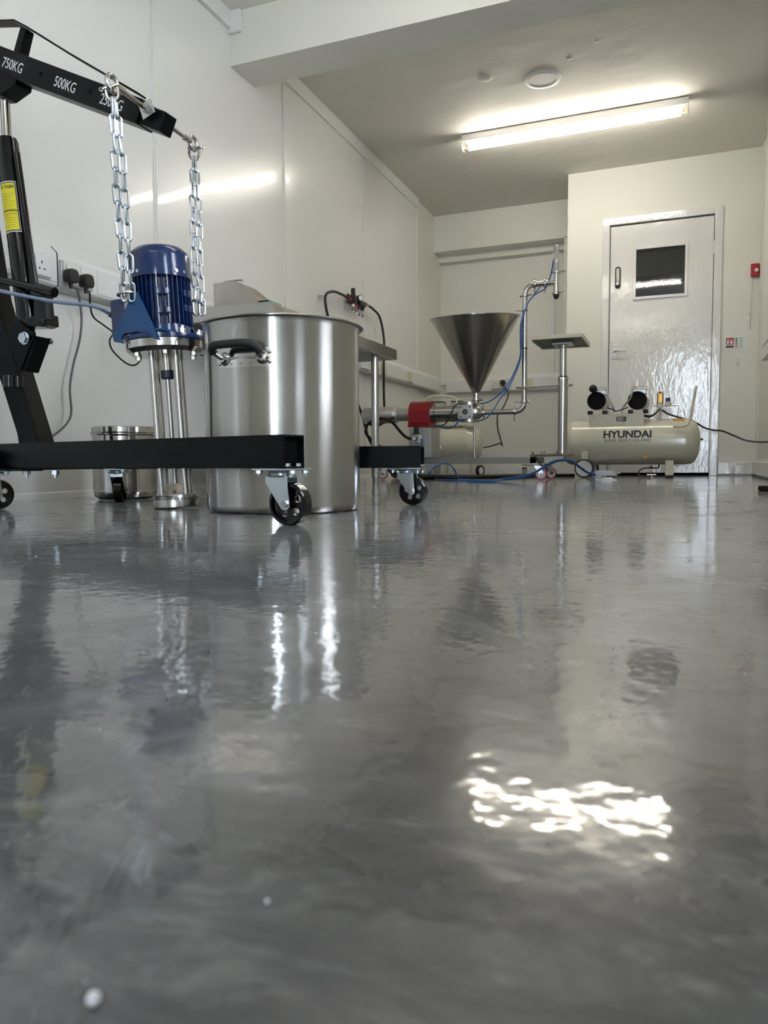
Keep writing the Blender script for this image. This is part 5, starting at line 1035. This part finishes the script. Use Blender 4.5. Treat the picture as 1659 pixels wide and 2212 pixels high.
q = MB(); q.tube([(-0.4911,5.5200,0.5869), (-0.4667,5.5000,0.5391), (-0.4442,5.5000,0.4931), (-0.4390,5.5200,0.4585)], 0.006, 8); q.build('delivery_pipe', ALU, t)
q = MB(); q.tube([(-0.3182,5.4800,0.6217), (-0.3258,5.4700,0.5575), (-0.3594,5.4800,0.5148), (-0.3819,5.5000,0.4847), (-0.3890,5.5200,0.4538)], 0.006, 8); q.build('delivery_pipe', ALU, t)
q = MB(); q.tube([(-0.4849,5.5000,0.4912), (-0.4534,5.5000,0.4805), (-0.4220,5.5000,0.4666), (-0.3818,5.5000,0.4782), (-0.3449,5.5000,0.4899)], 0.0042, 8); q.build('wiring', BLACKM, t)
# pressure switch, gauges
s0 = V((-0.1346,5.5800,0.4979)); q = MB(); q.cyl((s0.x, s0.y, 0.40), (s0.x, s0.y, s0.z+0.002), 0.0075, n=14); q.build('stand_pipe', CREAM, t)
q = MB(); gb = V((-0.1386,5.5800,0.5526)); q.prism([(gb.x-0.020, s0.z), (gb.x+0.022, s0.z), (gb.x+0.020, gb.z+0.036), (gb.x-0.018, gb.z+0.036)], 5.562, 5.60, 'XZ', 0.003); ps = q.build('pressure_switch', BLACKM, t)
q = MB(); q.box((gb.x-0.015, 5.555, s0.z+0.018), (gb.x+0.016, 5.5618, gb.z+0.032), 0.003); q.build('switch_cover', GOLD, ps)
q = MB(); q.box((gb.x-0.008, 5.57, gb.z+0.036), (gb.x+0.008, 5.59, gb.z+0.046), 0.002); q.build('switch_button', REDP, ps)
def gauge(c, par):
    c = V(c); q = MB(); q.cyl(c, c+Vector((0, -0.02, 0)), 0.0205, n=28); o_ = q.build('gauge', IRON, par); q = MB(); q.cyl(c+Vector((0, -0.0202, 0)), c+Vector((0, -0.0212, 0)), 0.0175, n=28); q.build('dial', WHITEI, o_)
    q = MB(); q.obox(c+Vector((-0.006, -0.0218, -0.006)), c+Vector((0.007, -0.0218, 0.009)), 0.001, 0.0022, side=(0, 1, 0)); q.build('needle', REDP, o_)
gauge((-0.1371,5.5550,0.4996), t); gauge((-0.0862,5.5650,0.5081), t)
rgk = V((-0.0868,5.5750,0.5312)); q = MB(); q.box(rgk-Vector((0.016, 0.012, 0.006)), rgk+Vector((0.016, 0.018, 0.022)), 0.003); q.build('regulator_knob', BLACKM, t)
q = MB(); a_, b_ = V((-0.1833,5.5800,0.4995)), V((-0.0473,5.5800,0.5015)); q.cyl(a_, b_, 0.0055, n=12); q.build('manifold', BRASS, t)
q = MB(); q.cyl(b_-Vector((0.01, 0, 0)), b_+Vector((0.012, 0, 0.001)), 0.009, n=12); q.cyl(b_+Vector((0.01, 0, 0.001)), b_+Vector((0.03, 0, 0.003)), 0.0065, n=12); q.build('quick_coupler', STEEL, t)
q = MB(); q.tube([(-0.2390,5.5500,0.4286), (-0.2080,5.5400,0.4208), (-0.1781,5.5500,0.4333), (-0.1430,5.5700,0.4719)], 0.0045, 8); q.build('wiring', BLACKM, t)
q = MB(); q.tube([(-0.2396,5.5600,0.4356), (-0.2028,5.5600,0.4313), (-0.1699,5.5700,0.4470), (-0.1433,5.5800,0.4757)], 0.0045, 8); q.build('wiring', BLACKM, t)
# handle
q = MB(); q.tube([(-0.0465,5.4600,0.3497), (0.0091,5.4600,0.3500), (0.0379,5.4600,0.3603), (0.0548,5.4700,0.3883), (0.0653,5.4700,0.4439), (0.0907,5.4800,0.6171)], 0.0090, 14, 6); hd_ = q.build('handle', CREAM, t)
q = MB(); q.cyl(V((-0.0465,5.4600,0.3497)), V((-0.0482,5.4600,0.3498)), 0.0075, n=14); q.build('tube_bore', VOID, hd_)
# wheels and feet
for yy in (5.44, 5.80):
    wc = V(((-0.6332,5.4400,0.0683)[0], yy, 0.0660)); q = MB(); q.lathe([(0.056, -0.016), (0.063, -0.016), (0.0655, -0.010), (0.0655, 0.010), (0.063, 0.016), (0.056, 0.016), (0.056, -0.016)], wc, (0, 1, 0), 48, False); wo = q.build('wheel', RUBBER, t)
    q = MB(); q.lathe([(0.0475, -0.014), (0.0558, -0.014), (0.0558, 0.014), (0.0475, 0.014), (0.0475, -0.014)], wc, (0, 1, 0), 48, False); q.lathe([(0, -0.004), (0.048, -0.004), (0.048, 0.004), (0, 0.004)], wc, (0, 1, 0), 40)
    q.lathe([(0, -0.016), (0.012, -0.016), (0.012, 0.016), (0, 0.016)], wc, (0, 1, 0), 24)
    for k in range(6): a = 2*pi*(k+0.3)/6; v = Vector((cos(a), 0, sin(a))); q.obox(wc+v*0.012, wc+v*0.048, 0.024, 0.005, side=(0, 1, 0))
    q.build('wheel_hub', WHITEP, wo)
    q = MB(); q.cyl(wc+Vector((0, -0.018, 0)), wc+Vector((0, -0.022, 0)), 0.006, n=12); q.build('axle_cap', ZINC, wo)
q = MB(); lx_ = (-0.6343,5.4800,0.1700)[0]; q.box((lx_-0.022, 5.466, 0.055), (lx_+0.024, 5.485, 0.185), 0.002); q.box((lx_-0.022, 5.755, 0.055), (lx_+0.024, 5.774, 0.185), 0.002); q.build_each('axle_bracket', CREAM, t)
fx_ = (-0.0680,5.4600,0.0858)[0]
for yy in (5.455, 5.765): q = MB(); q.box((fx_-0.026, yy, 0.0175), (fx_+0.026, yy+0.02, 0.118), 0.002); fo = q.build('foot', CREAMD, t); q = MB(); q.box((fx_-0.024, yy+0.001, 0.0005), (fx_+0.024, yy+0.019, 0.017), 0.003); q.build('foot_pad', RUBBER, fo)
q = MB(); dq = V((-0.1791,5.6000,0.0524)); q.tube([(dq.x+0.04, 5.60, 0.093), (dq.x+0.04, 5.60, 0.076), (dq.x+0.03, 5.60, 0.066), (dq.x-0.03, 5.60, 0.066)], 0.0055, 8, 3); q.cyl((dq.x-0.01, 5.60, 0.066), (dq.x-0.01, 5.60, 0.084), 0.005, n=8); q.build('drain_cock', IRON, t)
q = MB(); q.tube([(dq.x-0.03, 5.60, 0.066), (dq.x-0.07, 5.58, 0.060), (dq.x-0.095, 5.55, 0.035), (dq.x-0.08, 5.52, 0.012), (dq.x-0.02, 5.50, 0.006), (dq.x+0.01, 5.49, 0.006)], 0.005, 8); q.build('drain_tube', CABLEG, t)
q = MB(); q.tube([(-0.1254,5.6000,0.4700), (-0.0797,5.6200,0.4408), (-0.0191,5.6600,0.4218), (0.0329,5.7200,0.4072), (0.0890,5.8000,0.3932), (0.1523,5.8600,0.3546), (0.2153,5.9000,0.3348), (0.2774,5.9200,0.3276), (0.3539,5.9200,0.2929), (0.4174,5.7500,0.2549), (0.4560,5.2000,0.2302), (0.4830,4.6000,0.2200), (0.50, 4.2, 0.20)], 0.0062, 10)
tag(q.build('compressor_cable', BLACKM), 'black power cable drooping from the large compressor across the wall to the right', 'cable')

# ------------------------------------------------------------------ foot pedal, floor hoses, odds and ends
t = thing('foot_pedal', 'small cream and steel foot pedal valve on the floor by the big compressor wheel', 'pedal', (-0.4306,4.8286,0.0000))
pb0 = V((-0.4911,4.8200,0.0000)); x0 = pb0.x; y0 = pb0.y
q = MB(); q.box((x0, y0, 0.0), (x0+0.13, y0+0.07, 0.005), 0.001); q.box((x0+0.03, y0+0.01, 0.005), (x0+0.10, y0+0.06, 0.016), 0.002); q.build('pedal_base', STEELM, t)
q = MB(); q.prism([(x0-0.002, 0.005), (x0-0.002, 0.055), (x0+0.02, 0.062), (x0+0.10, 0.058), (x0+0.13, 0.026), (x0+0.075, 0.028), (x0+0.04, 0.024), (x0+0.035, 0.005)], y0-0.002, y0+0.003, 'XZ', 0.001); q.prism([(x0-0.002, 0.005), (x0-0.002, 0.055), (x0+0.02, 0.062), (x0+0.10, 0.058), (x0+0.13, 0.026), (x0+0.075, 0.028), (x0+0.04, 0.024), (x0+0.035, 0.005)], y0+0.067, y0+0.072, 'XZ', 0.001); q.build('guard', FRAMES, t)
q = MB(); q.obox((x0+0.02, y0+0.035, 0.056), (x0+0.145, y0+0.035, 0.040), 0.058, 0.006, 0.002, side=(0, 1, 0)); q.build('treadle', CREAMD, t)
hp1 = [(-0.4813,4.7200,0.0310), (-0.5211,4.6800,0.0459), (-0.5612,4.6000,0.0807), (-0.5919,4.5000,0.1145), (-0.6411,4.4500,0.1231), (-0.6946,4.4500,0.1126), (-0.7565,4.4500,0.0773), (-0.8127,4.4300,0.0448), (-0.8836,4.4000,0.0234), (-0.9767,4.4200,0.0116)]
fl1 = [(-1.0587,4.4082,0.0060), (-1.1960,4.4934,0.0060), (-1.3247,4.4750,0.0060), (-1.4806,4.6816,0.0060), (-1.7334,5.3313,0.0060)]
q = MB(); q.tube(hp1+fl1+[(-1.5147,4.6200,0.0466), (-1.5086,4.6600,0.0762), (-1.4642,4.6800,0.1001), (-1.4356,4.6900,0.1090), (-1.3888,4.6600,0.1000), (-1.3343,4.5800,0.0651), ((-1.3714,4.8176,0.0060)[0], (-1.3714,4.8176,0.0060)[1], 0.008), (-1.2389,4.5978,0.0060)], 0.0048, 8)
tag(q.build('blue_air_hose', HOSEB), 'thin blue air hose looping on the floor under the filling machine', 'hose')
hp2 = [(a[0]+0.004, a[1]-0.03, a[2]+0.006) for a in hp1]
q = MB(); q.tube(hp2+[(-1.0131,4.2186,0.0060), (-1.1702,4.2906,0.0060)], 0.0048, 8)
tag(q.build('blue_air_hose', HOSEB), 'thin blue air hose lying parallel, on the camera side, running to the foot pedal', 'hose')
q = MB(); q.tube([(-1.76, 4.95, 0.11), (-1.70, 4.9, 0.04), (-1.80, 4.80, 0.012), (-1.5949,4.8849,0.0100), (-1.4349,4.9028,0.0100), (-1.3149,5.1947,0.0100), (-1.1192,5.2137,0.0100), (-1.0139,5.5275,0.0100), (-0.7586,5.8817,0.0100)], 0.0105, 10)
tag(q.build('black_floor_hose', RUBBER), 'thick black hose lying along the floor behind the filling machine', 'hose')
q = MB(); q.tube([(-1.95, 5.35, 0.012), (-1.6, 5.25, 0.012), (-1.3, 5.40, 0.012), (-1.0, 5.62, 0.012), (-0.75, 5.75, 0.012)], 0.0105, 10)
tag(q.build('black_floor_hose', RUBBER), 'second thick black hose on the floor, close to the back wall', 'hose')
q = MB(); q.tube([(-1.6392,5.0000,0.1081), (-1.6432,4.9500,0.0729), (-1.6774,4.9500,0.0406), (-1.75, 5.0, 0.012), (-1.85, 5.1, 0.012)], 0.0095, 10)
tag(q.build('black_drop_hose', RUBBER), 'black hose dropping to the floor beside the pedestal foot', 'hose')
q = MB(); a_, b_ = V((-0.8662,4.7000,0.1789)), V((-0.7740,4.6200,0.0668)); q.cyl(a_, b_, 0.0035, n=8); 
tag(q.build('spout_rod', IRON), 'thin dark rod leaning against the red front castor of the filling machine', 'rod')
t = thing('pipe_bracket', 'tiny dark three-legged bracket standing against the back wall', 'bracket', (-1.33, 6.4, 0))
bq = V((-1.2263,6.3000,0.0440)); q = MB(); q.box((bq.x-0.017, 6.30, 0.05), (bq.x+0.017, 6.33, 0.066), 0.003); q.build('plate', IRON, t)
for dx in (-0.013, 0, 0.013): q = MB(); q.cyl((bq.x+dx, 6.315, 0.0), (bq.x+dx, 6.315, 0.05), 0.0035, n=8); q.build('leg', IRON, t)
q = MB(); k0 = V((0.3127,3.2856,0.0000)); q.prism([(k0.x-0.025, k0.y+0.01), (k0.x+0.01, k0.y-0.03), (k0.x+0.09, k0.y-0.02), (k0.x+0.09, k0.y+0.05), (k0.x+0.0, k0.y+0.045)], 0.0, 0.022, 'XY', 0.005)
tag(q.build('black_block', BLACKM), 'small black object on the floor at the right edge of the picture', 'block')
t = thing('drain_fitting', 'little shiny metal tap fitting standing under the big compressor tank', 'fitting', (dq.x, 5.38, 0))
q = MB(); q.cyl((dq.x-0.03, 5.38, 0.022), (dq.x+0.03, 5.38, 0.022), 0.0055, n=10); q.build('cross_tube', STEEL, t); q = MB(); q.cyl((dq.x, 5.38, 0.0), (dq.x, 5.38, 0.02), 0.008, 0.005, n=12); q.build('base', STEEL, t)
# pale grit on the floor: one round bead close to the lens, scattered crumbs further off
bb = V((-0.1282,0.1321,0.0000)); q = MB(); q.ball((bb.x, bb.y, 0.0017), 0.0017, 14); tag(q.build('white_bead', WHITEI), 'tiny white bead on the floor close to the camera, bottom left', 'bead')
bb = V((-0.1108,0.1834,0.0000)); q = MB(); q.ball((bb.x, bb.y, 0.0005), 0.0006, 10); tag(q.build('white_bead', WHITEI), 'faint tiny white speck on the floor right of the near bead', 'bead')
sp = MB(); rnd = random.Random(11)
for (x_, y_) in [(-1.5489,1.5338,0.0000), (-1.5940,1.5205,0.0000), (-0.8306,0.7772,0.0000), (-0.7810,1.6061,0.0000), (-0.2537,0.4969,0.0000), (-0.2597,0.2774,0.0000), (0.1530,3.2951,0.0000), (-1.0179,1.3343,0.0000), (-0.6017,4.3101,0.0000), (-0.6115,0.9806,0.0000), (-0.5080,1.5853,0.0000), (0.0176,0.3942,0.0000), (-0.0012,0.2306,0.0000)] if False else []: pass
for p in ((-1.5489,1.5338,0.0000), (-1.5940,1.5205,0.0000), (-0.8306,0.7772,0.0000), (-0.7810,1.6061,0.0000), (-0.2537,0.4969,0.0000), (-0.2597,0.2774,0.0000), (-0.6017,4.3101,0.0000), (-1.0179,1.3343,0.0000), (-0.5080,1.5853,0.0000), (-0.0094,0.2239,0.0000), (0.0390,0.4899,0.0000)):
    d_ = sqrt(p[0]**2+p[1]**2); sp.ball((p[0], p[1], 0.0004*min(d_, 1.5)), 0.0010*min(d_, 1.5), 8, (1, 1, 0.6))
sp = sp.build('floor_grit', WHITEI); sp['kind'] = 'stuff'; tag(sp, 'scattered tiny white crumbs on the grey floor', 'grit')
